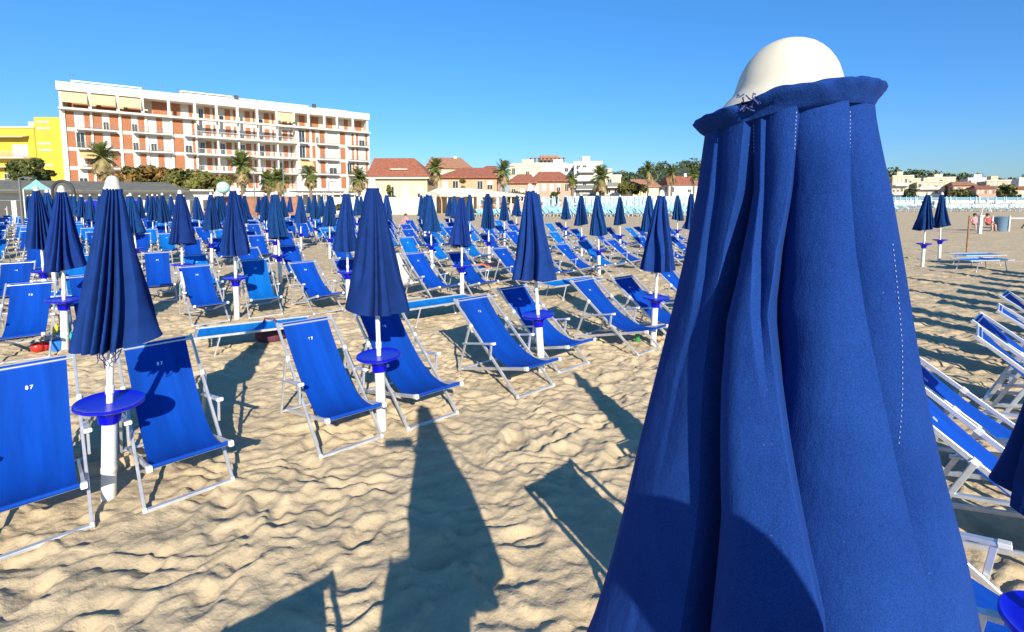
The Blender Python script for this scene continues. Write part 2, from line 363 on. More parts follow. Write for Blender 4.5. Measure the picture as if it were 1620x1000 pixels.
# ------------------------------------------------------------------ deck chair
TDIR = Vector((.808, .590)); NDIR = Vector((-.590, .808)); RZ = math.atan2(.59, .808)
BLUE = (0.0, 0.058, 0.40, 1); AZURE = (0.0, 0.14, 0.52, 1)
def bez(P, t):
    a = (1 - t) ** 3; b = 3 * t * (1 - t) ** 2; c = 3 * t * t * (1 - t); d = t ** 3
    return (a * P[0][0] + b * P[1][0] + c * P[2][0] + d * P[3][0], a * P[0][1] + b * P[1][1] + c * P[2][1] + d * P[3][1])
def sling_P(top): return [top, (top[0] * .60, top[1] * .46), (.34, .135), (-.1, .362)]
SW = .225
def sling_pt(P, u, t, off=0.0):
    y, z = bez(P, t); y2, z2 = bez(P, min(t + .01, 1.0)); y1, z1 = bez(P, max(t - .01, 0.0))
    n = Vector((0, z2 - z1, -(y2 - y1))).normalized()
    if n.z < 0: n = -n
    sag = .018 * math.sin(PI * t) * (1 - u * u) + .003 * math.sin(u * 9 + 4 * t) * math.sin(PI * t)
    w = SW * (1 - .05 * math.sin(PI * t))
    return Vector((u * w, y, z)) + n * (off - sag)
def sling_mesh(P, nt_=26, nu=10):
    b = MB(); th = .0025
    for o in (th, -th):
        g = [[sling_pt(P, -1 + 2 * k / nu, i / nt_, o) for k in range(nu + 1)] for i in range(nt_ + 1)]
        if o > 0: g = g[::-1]
        b.grid(g)
    for u in (-1, 1):
        b.grid([[sling_pt(P, u, i / nt_, th), sling_pt(P, u, i / nt_, -th)] for i in range(nt_ + 1)])
    for t in (0.0, 1.0):   # hems sewn round the bars
        y, z = bez(P, t); b.tube([(-SW, y, z), (SW, y, z)], .0165, 10)
    return b.mesh('sling', M['sling'])
NUMS = {}
def number_mesh(txt, P, size=.034):
    key = (txt, round(P[0][0], 2))
    if key in NUMS: return NUMS[key]
    cu = bpy.data.curves.new('number', 'FONT'); cu.body = ' '.join(txt); cu.size = size; cu.align_x = 'CENTER'; cu.offset = .0012
    ob = bpy.data.objects.new('number', cu); C.objects.link(ob)
    me = bpy.data.meshes.new_from_object(ob.evaluated_get(bpy.context.evaluated_depsgraph_get()))
    bpy.data.objects.remove(ob); bpy.data.curves.remove(cu)
    L = 1.45
    for v in me.vertices: v.co = sling_pt(P, v.co.x / SW, .115 - v.co.y / L, .0042)
    me.materials.clear(); me.materials.append(M['paint']); me.name = 'number'; NUMS[key] = me; return me
def make_chair(label, top=(1.24, .87), full=True, num='67'):
    t = thing('deck_chair', label, 'deck chair')
    P = sling_P(top); s = link('sling', sling_mesh(P) if full else sling_mesh(P, 12, 4), t); s.color = BLUE
    link('number', number_mesh(num, P), s)
    def rail(y): return top[1] / top[0] * y
    xa, xb, xs = .272, .245, .298
    piv = (.71 * top[0], rail(.71 * top[0])); rear = (1.13, .015); afr = (.42, .515); are = (.985, .385)
    parts = []
    def P_(name, b, mats): parts.append((name, b, mats))
    for sx in (-1, 1):
        b = MB(); e = Vector((0, top[0], top[1])).normalized()
        b.bar((sx * xa, 0, .0), (sx * xa, top[0] + .03 * e.y, top[1] + .03 * e.z), .019, .036, mi=0)
        b.bar((sx * xa, -.004, -.004), (sx * xa, .02, .014), .026, .042, mi=1)
        b.bar((sx * (xa + .004), piv[0] - .018, piv[1] - .013), (sx * (xa + .004), piv[0] + .018, piv[1] + .013), .032, .044, mi=1)
        P_('long_rail', b, [M['alu'], M['plastic']])
        b = MB(); b.bar((sx * xb, -.1, .355), (sx * xb, rear[0], rear[1]), .019, .034)
        b.bar((sx * xb, -.125, .36), (sx * xb, -.075, .348), .034, .042, mi=1)
        P_('seat_rail', b, [M['alu'], M['plastic']])
        b = MB(); b.bar((sx * xs, piv[0], piv[1]), (sx * xs, rear[0], rear[1] - .01), .018, .030)
        P_('back_support', b, [M['alu'], M['plastic']])
        b = MB(); b.bar((sx * xs, are[0] + .03, are[1] - .006), (sx * xs, afr[0], afr[1]), .040, .020)
        b.bar((sx * xs, afr[0] + .015, afr[1] - .003), (sx * xs, afr[0] - .03, afr[1] + .006), .046, .028, mi=1)
        b.bar((sx * xs, .445, afr[1]), (sx * xs, .47, rail(.47) - .01), .017, .028)
        P_('armrest', b, [M['alu'], M['plastic']])
    b = MB(); e = Vector((0, top[0], top[1])).normalized()
    b.bar((-xa, top[0], top[1] + .002), (xa, top[0], top[1] + .002), .046, .020, up=e); P_('top_bar', b, [M['alu']])
    b = MB(); b.bar((-xa, .008, .010), (xa, .008, .010), .038, .024, up=(0, 1, 0)); P_('foot_bar', b, [M['alu']])
    b = MB(); b.tube([(-xb - .01, -.1, .357), (xb + .01, -.1, .357)], .0135, 8); P_('front_bar', b, [M['alu']])
    b = MB(); b.bar((-xs, rear[0], rear[1]), (xs, rear[0], rear[1]), .030, .018, up=(0, 1, 0)); P_('rear_bar', b, [M['alu']])
    if full:
        for n_, b, ms in parts: b.build(n_, ms, t)
    else:
        fr = MB()
        for n_, b, ms in parts:
            if n_ == 'armrest': b.build(n_, ms, t)
            else:
                o = len(fr.v); fr.v += b.v; fr.f += [tuple(o + i for i in f) for f in b.f]; fr.m += b.m
        fr.build('frame', [M['alu'], M['plastic']], t)
    return t

# ------------------------------------------------------------------ closed umbrella
NAVY = (0.005, 0.024, 0.145, 1)
def canopy_mesh(seed, n=14, rb=.27, flare=0.0, fdir=0.0, nphi=264, ns=34, z0=2.275, z1=1.17, amp=.30, twist=.25):
    r_ = random.Random(seed); rows = []
    ph = [r_.uniform(0, 6.28) for _ in range(6)]; ga = [r_.uniform(.55, 1.35) for _ in range(n)]
    for i in range(ns + 1):
        s = i / ns; row = []
        for k in range(nphi):
            a = 2 * PI * k / nphi
            w = n * a / (2 * PI) + .55 * math.sin(2 * a + ph[0] + s * .5) + .32 * math.sin(3 * a + ph[1] + s * .9) + .10 * math.sin(6 * s + ph[4]) * math.sin(2 * a) + twist * s * math.sin(a + ph[2]) * 1.5
            idx = int(math.floor(w)) % n; fr = w - math.floor(w)
            # lopsided pleat: slow climb, sharp drop into the next valley
            pl = max(0.0, (fr - .24) / .20) if fr < .44 else 1 - ((fr - .44) / .56) ** 4.5
            if fr < .44: pl = pl * pl * (3 - 2 * pl)
            A = min(.78, amp * (.24 + .78 * s ** .5) * ga[idx])
            base = .054 + (rb - .054) * (s ** .92) * (1 + .08 * math.sin(a + ph[3]))
            if s < .03: base = .054
            rr = base * (1.08 - A * (1 - pl)) + .006 * s * math.sin(5 * a + 9 * s + ph[4])
            fl = flare * s ** 1.6 * max(0, math.cos(a - fdir)) ** 1.5
            rr += fl
            z = z0 + (z1 - z0) * s + s ** 6 * (.022 * (pl - .5) + .03 * math.sin(a + ph[5]) + .3 * fl)
            row.append((rr * math.cos(a), rr * math.sin(a), z))
        rows.append(row)
    b = MB(); b.grid(rows[::-1], closed=True)
    inner = [[(x * .965, y * .965, z + .002) for x, y, z in row] for row in rows]
    b.grid(inner, closed=True)
    b.grid([inner[-1], rows[-1]], closed=True)
    return b.mesh('canopy', M['canopy'])
def cap_mesh(n=20, sc=1.0):
    b = MB(); b.lathe([(.050 * sc, 2.268), (.051 * sc, 2.276), (.044 * sc, 2.29), (.041 * sc, 2.31), (.036 * sc, 2.335), (.026 * sc, 2.354), (.015 * sc, 2.363), (.001, 2.365)], n)
    return b.mesh('cap', M['cap'])
def table_mesh(n=36):
    b = MB(); z = .735
    b.lathe([(.026, z + .002), (.15, z + .001), (.184, z + .006), (.198, z + .012), (.204, z + .009), (.204, z - .006), (.19, z - .016), (.13, z - .032), (.088, z - .052), (.070, z - .085), (.064, z - .145), (.052, z - .148), (.02, z - .148)], n)
    return b.mesh('table_tray', M['table'])
def sleeve_mesh():
    b = MB(); b.lathe([(.045, -.12), (.045, .63), (.041, .645), (.02, .647)], 20)
    b.lathe([(.0445, .20), (.0478, .205), (.0478, .245), (.0445, .25)], 20)
    return b.mesh('base_sleeve', M['sleeve'])
def pole_mesh():
    b = MB(); b.lathe([(.021, .60), (.021, 2.30)], 14); b.lathe([(.021, .80), (.027, .805), (.027, .86), (.021, .865)], 14)
    return b.mesh('pole', M['pole'])
UMB_SHARED = {}
def make_umbrella(label, mesh, full=True):
    if not UMB_SHARED:
        UMB_SHARED.update(cap=cap_mesh(), table=table_mesh(), sleeve=sleeve_mesh(), pole=pole_mesh())
    t = thing('beach_umbrella', label, 'umbrella')
    c = link('canopy', mesh, t); c.color = NAVY
    link('cap', UMB_SHARED['cap'], t); link('table_tray', UMB_SHARED['table'], t)
    link('base_sleeve', UMB_SHARED['sleeve'], t); link('pole', UMB_SHARED['pole'], t)
    return t

ORD = ['first', 'second', 'third', 'fourth', 'fifth', 'sixth', 'seventh', 'eighth', 'ninth', 'tenth', 'eleventh', 'twelfth', 'thirteenth', 'fourteenth', 'fifteenth', 'sixteenth', 'seventeenth', 'eighteenth', 'nineteenth', 'twentieth'] + ['twenty-' + q for q in ('first', 'second', 'third', 'fourth', 'fifth', 'sixth', 'seventh', 'eighth', 'ninth')]
GU = 'closed navy umbrellas in rows on the beach'; GC = 'blue deck chairs in rows on the beach'
GUO = 'umbrellas outside the picture'; GCO = 'deck chairs outside the picture'

# ---- lattice of umbrellas
def B(px, py): p = at_z(px, py, 0); return (p.x, p.y)
BIG = (.255, .44)
over = {(0, 1): (1.92, 1.53), (1, 0): B(172, 790), (1, 1): B(604, 680), (1, 2): B(857, 590), (1, 3): B(1033, 545),
        (2, 0): B(103, 555), (2, 1): B(375, 505), (2, 2): B(551, 487), (2, 3): B(731, 472), (2, 4): B(849, 452), (2, 5): B(948, 438), (2, 6): B(1024, 424),
        (3, 0): (-9.25, 9.4), (3, 1): (-7.15, 10.3), (3, 2): (-5.85, 12.0), (3, 4): (-2.45, 14.6), (3, 5): (-.75, 15.7), (3, 7): (2.65, 18.1), (3, 8): (4.3, 19.0), (3, 10): (7.4, 21.4)}
def lat(j, k):
    if (j, k) in over: return over[(j, k)]
    if j == 1 and k > 3:
        a = over[(1, 3)]; q = (13.05, 15.15); return (a[0] + (q[0] - a[0]) * (k - 3) / 7, a[1] + (q[1] - a[1]) * (k - 3) / 7)
    r = random.Random(j * 97 + k * 13)
    if j >= 4:
        return (.255 - 3.17 * 4 - 2.30 * (j - 4) + 1.50 * k + r.uniform(-.14, .14), .44 + 3.1 * 4 + 2.25 * (j - 4) + 1.095 * k + r.uniform(-.14, .14))
    jx = .16 if j > 2 else .03
    return (.255 + 1.68 * k - 3.17 * j + r.uniform(-jx, jx), .44 + 1.227 * k + 3.1 * j + r.uniform(-jx, jx))

def proj(p):
    d = Vector(p) - Vector((0, 0, H)); x = d.x; f = d.y * math.cos(PITCH) - d.z * math.sin(PITCH); v = -d.z * math.cos(PITCH) - d.y * math.sin(PITCH)
    return (810 + F * x / f, CY + F * v / f) if f > .05 else (9999, 9999)

ROWN = ['front', 'second', 'third', 'fourth', 'fifth', 'sixth', 'seventh', 'eighth', 'ninth', 'tenth', 'eleventh', 'twelfth', 'thirteenth', 'fourteenth', 'fifteenth']
cells = []
for j in range(0, 14):
    for k in range(-2, 17):
        if j == 0 and k == 0: continue
        x, y = lat(j, k)
        if y < .6: continue
        px = 810 + F * x / y
        if y + .5 * x > 26.2 or y > 34: continue
        if j == 1 and k > 11: continue
        if j == 1 and k == 9: continue
        if px < -70: continue
        if j >= 2 and x > 11: continue
        inview = px < 1640
        if not inview and not (j == 0 and k <= 9): continue
        cells.append((j, k, x, y, px, inview))
# row of umbrellas just outside the right edge (their shadows cross the sand in the picture)
for k in range(4, 11):
    x, y = 3.42 + 1.68 * k, -2.66 + 1.227 * k
    cells.append((-1, k, x, y, 3000, False))
canv = [canopy_mesh(3, 11, .190, .13, .55, amp=.95, twist=.4), canopy_mesh(5, 9, .25, .02, 1.0, amp=.80), canopy_mesh(8, 12, .235, amp=.9), canopy_mesh(13, 11, .215, .04, .3, amp=.95, twist=.4), canopy_mesh(21, 7, .258, .02, 0.0, amp=.55), canopy_mesh(34, 10, .24, .05, 2.0, amp=.8, twist=.9), canopy_mesh(55, 8, .225, .03, 5.0, amp=.9, twist=-.7)]
canfar = [canopy_mesh(31 + i, 10 + i, .23 + .01 * i, amp=.85, nphi=140, ns=12) for i in range(3)]
protos_u = [freeze(make_umbrella('p', m)) for m in canv]; protos_f = [freeze(make_umbrella('p', m)) for m in canfar]
tops = [(1.24, .87), (1.27, .83), (1.20, .92)]
protos_c = [freeze(make_chair('p', t, True, n)) for t, n in zip(tops, ('67', '42', '51'))]
protos_cf = [freeze(make_chair('p', t, False, n)) for t, n in zip(tops, ('18', '24', '33'))]
allprotos = protos_u + protos_f + protos_c + protos_cf

special_u = {
 (1, 0): 'tall closed navy umbrella flaring at its hem, beside the deck chair numbered 87',
 (1, 1): 'closed navy umbrella with smooth skirt spreading right, in the centre of the photo',
 (1, 2): 'closed navy umbrella whose blue tray stands between two chairs, right of the smooth-skirted one',
 (1, 3): 'closed navy umbrella just left of the huge foreground umbrella',
 (1, 10): 'left of two closed umbrellas standing apart right of the foreground umbrella',
 (1, 11): 'right of two closed umbrellas standing apart right of the foreground umbrella',
 (0, 1): 'dark closed umbrella cut off by the right edge over a blue tray',
}
rowcount = {}
for j in sorted(set(c[0] for c in cells)):
    vis = sorted([c for c in cells if c[0] == j and c[5]], key=lambda c: c[4])
    for i, c in enumerate(vis): rowcount[(c[0], c[1])] = i
CH = {}      # chairs: list of (x, y, rz, color, near, label)
canopy_var = {(1, 0): 0, (1, 1): 4, (1, 2): 1, (1, 3): 2, (2, 0): 3, (2, 1): 2, (2, 3): 0, (2, 5): 2}
UOBJ = {}
for (j, k, x, y, px, inv) in cells:
    r = random.Random(j * 31 + k * 7 + 5)
    near = y < 17
    pr = protos_u[canopy_var.get((j, k), r.randrange(7))] if near else protos_f[r.randrange(3)]
    lab = special_u.get((j, k))
    if not lab:
        lab = ('closed navy umbrella %s from the left in the %s row from the viewer' % (ORD[rowcount[(j, k)]], ROWN[j])) if inv else 'closed navy umbrella standing outside the right edge of the picture'
    o = dup(pr, (x, y, gz(x, y)), r.uniform(0, 6.28), lab, GU if inv else GUO)
    o.rotation_euler = (math.radians(r.uniform(-2.2, 2.2)), math.radians(r.uniform(-2.2, 2.2)), o.rotation_euler.z)
    sz = r.uniform(.975, 1.02); o.scale = (r.uniform(.95, 1.05), r.uniform(.95, 1.05), sz) if j else (.9, .9, .965)
    UOBJ[(j, k)] = o
# hand-tuned leans of the nearest ones: (j,k): (cap px, cap py)
for key, cp, rz in (((1, 0), (178, 279), .05), ((1, 1), (589, 283), .2), ((1, 2), (838, 291), 2.0), ((1, 3), (1047, 301), 1.0), ((2, 0), (97, 294), .3), ((2, 1), (368, 294), 2.4), ((2, 3), (730, 306), 3.3), ((2, 5), (945, 304), 1.4)):
    o = UOBJ[key]; b0 = o.location.copy(); y = b0.y
    d = ray(*cp); topp = Vector((0, 0, H)) + d * (y / d.y)
    ax = (topp - b0); L = ax.length; q = Vector((0, 0, 1)).rotation_difference(ax.normalized())
    o.rotation_mode = 'QUATERNION'; o.rotation_quaternion = q @ Quaternion((0, 0, 1), rz); s = max(.93, min(1.07, L / 2.36)); o.scale = (1, 1, s)

# ---- chairs beside every umbrella
chair_t = {(1, 0): (-.33, -.37, .49, -.35), (1, 1): (-.34, -.21, .46, -.18), (1, 2): (-.455, -.46, .42, -.15)}
special_c = {
 (1, 0, 0): ('blue deck chair with white number 87, cut off by the left edge', '87'),
 (1, 0, 1): ('blue deck chair half shaded by a round tray shadow, right of the tall left umbrella', '87'),
 (1, 1, 0): ('blue deck chair in full sun left of the central umbrella pole', '67'),
 (1, 1, 1): ('blue deck chair with dark canopy shadow across its top, behind the central pole', '68'),
 (1, 2, 0): ('sunlit blue deck chair standing between the central umbrella and the next pole right', '61'),
 (1, 2, 1): ('blue deck chair with shaded upper back behind the white pole near the photo middle', '62'),
}
chairs = []
for (j, k, x, y, px, inv) in cells + [(0, 0, BIG[0], BIG[1], 1250, False)]:
    if j == -1 and k % 2: continue
    r = random.Random(j * 131 + k * 17 + 3)
    t0, n0, t1, n1 = chair_t.get((j, k), (-.43 + r.uniform(-.06, .06), -.30 + r.uniform(-.16, .12), .45 + r.uniform(-.06, .06), -.28 + r.uniform(-.16, .12)))
    if (j, k) == (0, 0): t0, n0, t1, n1 = -.55, -.40, 1.30, -.30
    if (j, k) == (0, 1): t0 = -.47; n0 = -.18
    if (j, k) in ((1, 10), (1, 11)): continue
    if j >= 1 and k >= 4 and j == 1: pass
    for side, (tt, nn) in enumerate(((t0, n0), (t1, n1))):
        if (j, k, side) == (0, 0, 1): continue
        if j > 2 and r.random() < .08: continue
        cx = x + TDIR.x * tt + NDIR.x * nn; cy = y + TDIR.y * tt + NDIR.y * nn
        chairs.append([j, k, side, cx, cy, RZ + (math.radians(8 if k == 0 else 3.5) if j == 1 and k < 3 else math.radians(9 if (j, k, side) == (0, 1, 0) else 4 + r.uniform(-6, 6))), inv, cy < 9.5, r.random()])
vis_order = {}
for j in set(c[0] for c in chairs):
    L = sorted([c for c in chairs if c[0] == j and c[6]], key=lambda c: c[3] / max(c[4], .3))
    for i, c in enumerate(L): vis_order[(c[0], c[1], c[2])] = i
nums = ['%d' % n for n in (84, 85, 82, 81, 79, 78, 76, 74, 73, 72, 66, 64, 63, 59, 58, 57)]
for c in chairs:
    j, k, side, cx, cy, rz, inv, near, rr = c
    vi = R.randrange(3)
    if (j, k) in ((1, 0), (1, 1), (1, 2)): vi = 0
    pr = (protos_c if near else protos_cf)[vi]
    sp = special_c.get((j, k, side))
    if sp: lab = sp[0]
    elif inv: lab = 'blue deck chair %s from the left in the %s row from the viewer' % (ORD[vis_order[(j, k, side)] % 29], ROWN[j])
    else: lab = 'blue deck chair standing outside the picture'
    fz = [gz(cx + TDIR.x * a_ + NDIR.x * b_, cy + TDIR.y * a_ + NDIR.y * b_) for a_ in (-.27, 0, .27) for b_ in (0, 1.13)]
    o = dup(pr, (cx, cy, .75 * max(fz) + .25 * sum(fz) / 6 + .002), rz, lab, GC if inv else GCO)
    az = rr < (.25 if j < 3 else .45) and j > 1
    num = sp[1] if sp else (R.choice(nums) if near else None)
    for ch in bpy.data.objects:
        pass
        break
    CH[(j, k, side)] = (o, az, num, vi)
kidmap = {}
for ob in bpy.data.objects:
    if ob.parent: kidmap.setdefault(ob.parent.name, []).append(ob)
for key, (o, az, num, vi) in CH.items():
    s = next(x for x in kidmap[o.name] if x.name.startswith('sling'))
    v = R.uniform(.9, 1.1); base = AZURE if az else BLUE
    s.color = (base[0], base[1] * v, base[2] * v, 1)
    if num:
        nb = next(x for x in kidmap[s.name]); nb.data = number_mesh(num, sling_P(tops[vi]))
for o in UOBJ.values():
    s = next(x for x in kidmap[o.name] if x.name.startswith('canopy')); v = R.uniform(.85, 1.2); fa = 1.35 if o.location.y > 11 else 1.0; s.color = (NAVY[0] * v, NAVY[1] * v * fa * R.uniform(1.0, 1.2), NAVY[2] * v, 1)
# one chair with an off-white sling
wc = dup(protos_c[1], (-2.05, 10.4, gz(-2.05, 10.4)), RZ + .1, 'deck chair with off-white sling among the blue chairs right of the central umbrella', GC)
for ob in bpy.data.objects:
    if ob.parent == wc and ob.name.startswith('sling'): ob.color = (.75, .70, .58, 1)

# tie cords hanging from the nearest canopy
def cords(o):
    b = MB(); r = random.Random(4)
    for i in range(7):
        a = r.uniform(0, 6.28); rr = r.uniform(.05, .14); p = Vector((rr * math.cos(a), rr * math.sin(a), 1.14)); pts = [p]
        for q in range(5):
            p = p + Vector((r.uniform(-.012, .012) - .1 * p.x, r.uniform(-.012, .012) - .1 * p.y, -r.uniform(.012, .032))); pts.append(p)
        b.tube(pts, .0035, 5)
    b.build('tie_cord', M['cord'], o)
cords(UOBJ[(1, 0)])

# ------------------------------------------------------------------ sunbeds
def make_bed(label):
    t = thing('sunbed', label, 'sunbed', group='low flat blue sunbeds between the rows')
    b = MB(); nn = 16
    for o in (.003, -.003):
        g = [[(-.9 + 1.8 * i / nn, -.28 + .56 * k / 6, .345 + o - .035 * math.sin(PI * i / nn) * math.sin(PI * k / 6)) for k in range(7)] for i in range(nn + 1)]
        b.grid(g if o > 0 else g[::-1])
    s = b.build('sling', M['sling'], t); s.color = (0, .20, .62, 1)
    b = MB()
    for sy in (-.3, .3): b.bar((-.95, sy, .35), (.95, sy, .35), .02, .034, up=(0, 1, 0))
    for sx in (-.94, .94): b.bar((sx, -.3, .35), (sx, .3, .35), .03, .02, up=(1, 0, 0))
    b.build('frame', M['alu'], t)
    for sx in (-.55, .55):
        for sy in (-.29, .29):
            b = MB(); b.bar((sx, sy, .34), (sx + (.12 if sx > 0 else -.12), sy, 0), .022, .022, mi=0); b.box(sx + (.12 if sx > 0 else -.12) - .016, sx + (.12 if sx > 0 else -.12) + .016, sy - .016, sy + .016, -.02, .03, 1)
            b.build('leg', [M['alu'], M['plastic']], t)
    return t
bed0 = freeze(make_bed('flat blue sunbed lying between the two chairs near the second left pole'))
bed0.location = (-3.78, 6.95, gz(-3.78, 6.95)); bed0.scale = (.80, .95, .95); bed0.rotation_euler = (0, 0, RZ - .12)
GB = bed0['group']
for x, y, rz, lb in ((-1.35, 8.45, RZ, 'flat blue sunbed half hidden behind the central umbrella skirt'),
                     (-8.4, 9.1, RZ - .4, 'flat blue sunbed behind the umbrella nearest the left edge'),
                     (1.35, 10.6, RZ, 'flat blue sunbed partly hidden behind the umbrella left of the foreground one'),
                     (-.5, 12.9, RZ + .2, 'flat blue sunbed far off behind the middle tray table'),
                     (14.2, 14.4, RZ - .5, 'nearer of two flat blue sunbeds beside the lone pair of umbrellas'),
                     (15.2, 15.6, RZ - .5, 'farther of two flat blue sunbeds beside the lone pair of umbrellas')):
    dup(bed0, (x, y, gz(x, y)), rz, lb, GB)

# remove the prototypes themselves
for p in allprotos:
    for ch in TREE[p.name]:
        for g in TREE[ch.name]: bpy.data.objects.remove(g)
        bpy.data.objects.remove(ch)
    bpy.data.objects.remove(p)

# ------------------------------------------------------------------ the big foreground umbrella
def big_umbrella():
    t = thing('beach_umbrella', 'huge closed navy umbrella with cream cap filling the right foreground', 'umbrella', (BIG[0], BIG[1], 0), 0, GU)
    Y0 = BIG[1]
    sil = [(176, 1121, 1386), (200, 1117, 1390), (250, 1110, 1400), (300, 1103, 1411), (400, 1084, 1428), (500, 1060, 1444), (600, 1036, 1461), (700, 1013, 1482), (800, 990, 1506), (900, 965, 1530), (1000, 937, 1548)]
    SY = np.array([q[0] for q in sil], float); SL_ = np.array([q[1] for q in sil], float); SR_ = np.array([q[2] for q in sil], float)
    def edge(py, E):
        if py > 1000: return E[-1] + (py - 1000) * (E[-1] - E[-3]) / 200.0
        if py < SY[0]: return E[0]
        return float(np.interp(py, SY, E))
    def xy(px, py): p = at_y(px, py, 1.0); return math.atan(p.x)
    ztop = at_y(1255, 172, Y0 - .03).z; zs, cxs, rs = [], [], []
    r0, c0_ = .066, .25
    for z in np.linspace(ztop, 1.74, 60):
        for _ in range(30):
            dist = math.hypot(c0_, Y0); ac = math.atan2(c0_, Y0); ha = math.asin(min(.9, r0 / dist)); tl = math.sqrt(dist * dist - r0 * r0)
            pL = (math.sin(ac - ha) * tl, math.cos(ac - ha) * tl); pR = (math.sin(ac + ha) * tl, math.cos(ac + ha) * tl)
            yL = proj((pL[0], pL[1], z))[1]; yR = proj((pR[0], pR[1], z))[1]
            aL = xy(edge(yL, SL_), yL); aR = xy(edge(yR, SR_), yR); a_ = (aL + aR) / 2; h_ = (aR - aL) / 2
            c1_ = Y0 * math.tan(a_); r1_ = Y0 / math.cos(a_) * math.sin(h_); c0_ += .5 * (c1_ - c0_); r0 += .5 * (r1_ - r0)
        zs.append(z); cxs.append(c0_ - BIG[0]); rs.append(r0)
    zl_, rl_, cl_ = zs[-1], rs[-1], cxs[-1]
    for z, q in ((1.55, .55), (1.30, .85), (1.10, 1.0)): zs.append(z); rs.append(rl_ + (.285 - rl_) * q if rl_ < .285 else rl_ + .02 * q); cxs.append(cl_)
    zs = np.array(zs); rs = np.array(rs); cxs = np.array(cxs)
    o = np.argsort(zs)
    def rad(z): return float(np.interp(z, zs[o], rs[o]))
    def cxx(z): return float(np.interp(z, zs[o], cxs[o]))
    def surf(px, py):   # (z, phi) of the uncreased cone under a pixel
        z = at_y(px, py, Y0 - .1).z; al = xy(px, py)
        for _ in range(25):
            cx = BIG[0] + cxx(z); ac = math.atan2(cx, Y0); dist = math.hypot(cx, Y0); r_ = rad(z); lo, hi = -1.3, 1.3
            for _ in range(30):
                m = (lo + hi) / 2
                if math.atan2(r_ * math.sin(m), dist - r_ * math.cos(m)) < al - ac: lo = m
                else: hi = m
            dp = dist - r_ * math.cos(lo); lat_ = r_ * math.sin(lo); Yp = dp * math.cos(ac) - lat_ * math.sin(ac)
            z += .6 * (at_y(px, py, Yp).z - z)
        return z, lo
    def zpy(py): return surf(1225, py)[0]
    def line(pts):
        zf = [surf(*p) for p in pts]; zz = np.array([p[0] for p in zf]); ff = np.array([p[1] for p in zf]); q = np.argsort(zz)
        return lambda z: float(np.interp(z, zz[q], ff[q]))
    c1 = line([(1178, 180), (1160, 300), (1128, 400), (1098, 500), (1082, 600), (1068, 800), (1036, 1000)])
    c2 = line([(1262, 180), (1250, 300), (1228, 400), (1214, 500), (1228, 600), (1250, 750), (1300, 1000)])
    c3 = line([(1346, 180), (1347, 300), (1356, 400), (1372, 500), (1396, 620), (1436, 800), (1488, 1000)])
    c0 = line([(1136, 180), (1120, 300), (1098, 400), (1074, 500), (1048, 600), (1010, 800), (966, 1000)])
    c4 = line([(1376, 180), (1398, 300), (1413, 400), (1428, 500), (1441, 620), (1462, 800), (1500, 1000)])
    zt, zb = zs.max(), zs.min()
    zcache = {}
    def ZP(p):
        if p not in zcache: zcache[p] = zpy(min(p, 1100)) if p < 1200 else 1.2
        return zcache[p]
    def depth(z, tab):   # tab: (py, depth)
        zz = np.array([ZP(p) for p, _ in tab]); dd = np.array([d for _, d in tab]); q = np.argsort(zz); return float(np.interp(z, zz[q], dd[q]))
    d1 = [(176, .14), (300, .32), (450, .52), (600, .58), (1000, .56), (1500, .3)]
    d2 = [(176, .12), (300, .30), (450, .42), (560, .40), (750, .22), (1000, .12), (1500, .2)]
    d3 = [(176, .13), (300, .27), (500, .30), (700, .22), (1000, .13), (1500, .2)]
    d0 = [(176, .06), (300, .10), (450, .07), (560, .02), (1000, .0), (1500, .1)]
    d4 = [(176, .03), (400, .025), (700, .03), (1000, .03), (1500, .2)]
    c4 = line([(1376, 180), (1398, 300), (1416, 400), (1434, 500), (1450, 620), (1484, 800), (1524, 1000)])
    cb = line([(1203, 180), (1198, 300), (1190, 400), (1188, 500), (1200, 600), (1216, 750), (1240, 1000)])
    db = [(176, .06), (300, .09), (450, .12), (520, .09), (600, .02), (650, .0), (1000, .0), (1500, .0)]
    dg = [(176, .03), (300, .08), (450, .16), (600, .20), (1000, .22), (1500, .1)]
    spec = ((c0, d0, .34), (c1, d1, .50), (cb, db, .34), (c2, d2, .60), (c3, d3, .46), (c4, d4, .3))
    toc = math.atan2(-Y0, -BIG[0] - cl_ * .5)       # direction from umbrella to camera
    r_ = random.Random(2); backph = [r_.uniform(0, 6.28) for _ in range(8)]
    def saw(u, w):
        if u <= 0: return 0.0
        e = .06
        if u < e: x = u / e; return x * x * (3 - 2 * x)
        if u > w: return 0.0
        x = (u - e) / (w - e); return (1 - x) ** 2.1
    def radius(a, z, cr=None):
        base = rad(z); dep = 0.0
        s = (zt - z) / (zt - zb)
        if abs(a) < 1.6:
            for qi, (c, d, w) in enumerate(spec):
                u = a - (cr[qi] if cr else c(z)); D_ = depth(z, d); v_ = D_ * saw(u, w)
                if qi == 1:      # the panel left of the deep crease lies flat, turned toward the sun
                    g = depth(z, dg)
                    if u < 0: v_ = g * max(0.0, 1 + u / .62)
                    elif u < .06: x = u / .06; v_ = g + (D_ - g) * x * x * (3 - 2 * x)
                dep += v_
        f = 1 - min(dep, .62)
        bk = max(0.0, min(1.0, (abs(a) - 1.35) / .35)); bk = bk * bk * (3 - 2 * bk)
        if bk > 0: f *= 1 - bk * (.05 + .22 * s ** .6) * (1 - abs(math.sin(4.5 * a + .6 * math.sin(2 * a) + 1.5 * s)) ** .6)
        f += .006 * math.sin(7 * a + 9 * z) * s + .004 * math.sin(13 * a - 23 * z + 1.2)
        return base * f
    nphi, nz = 640, 300; rows = []
    zl = np.concatenate([np.linspace(zt, 1.76, 230), np.linspace(1.755, zb, 60)])
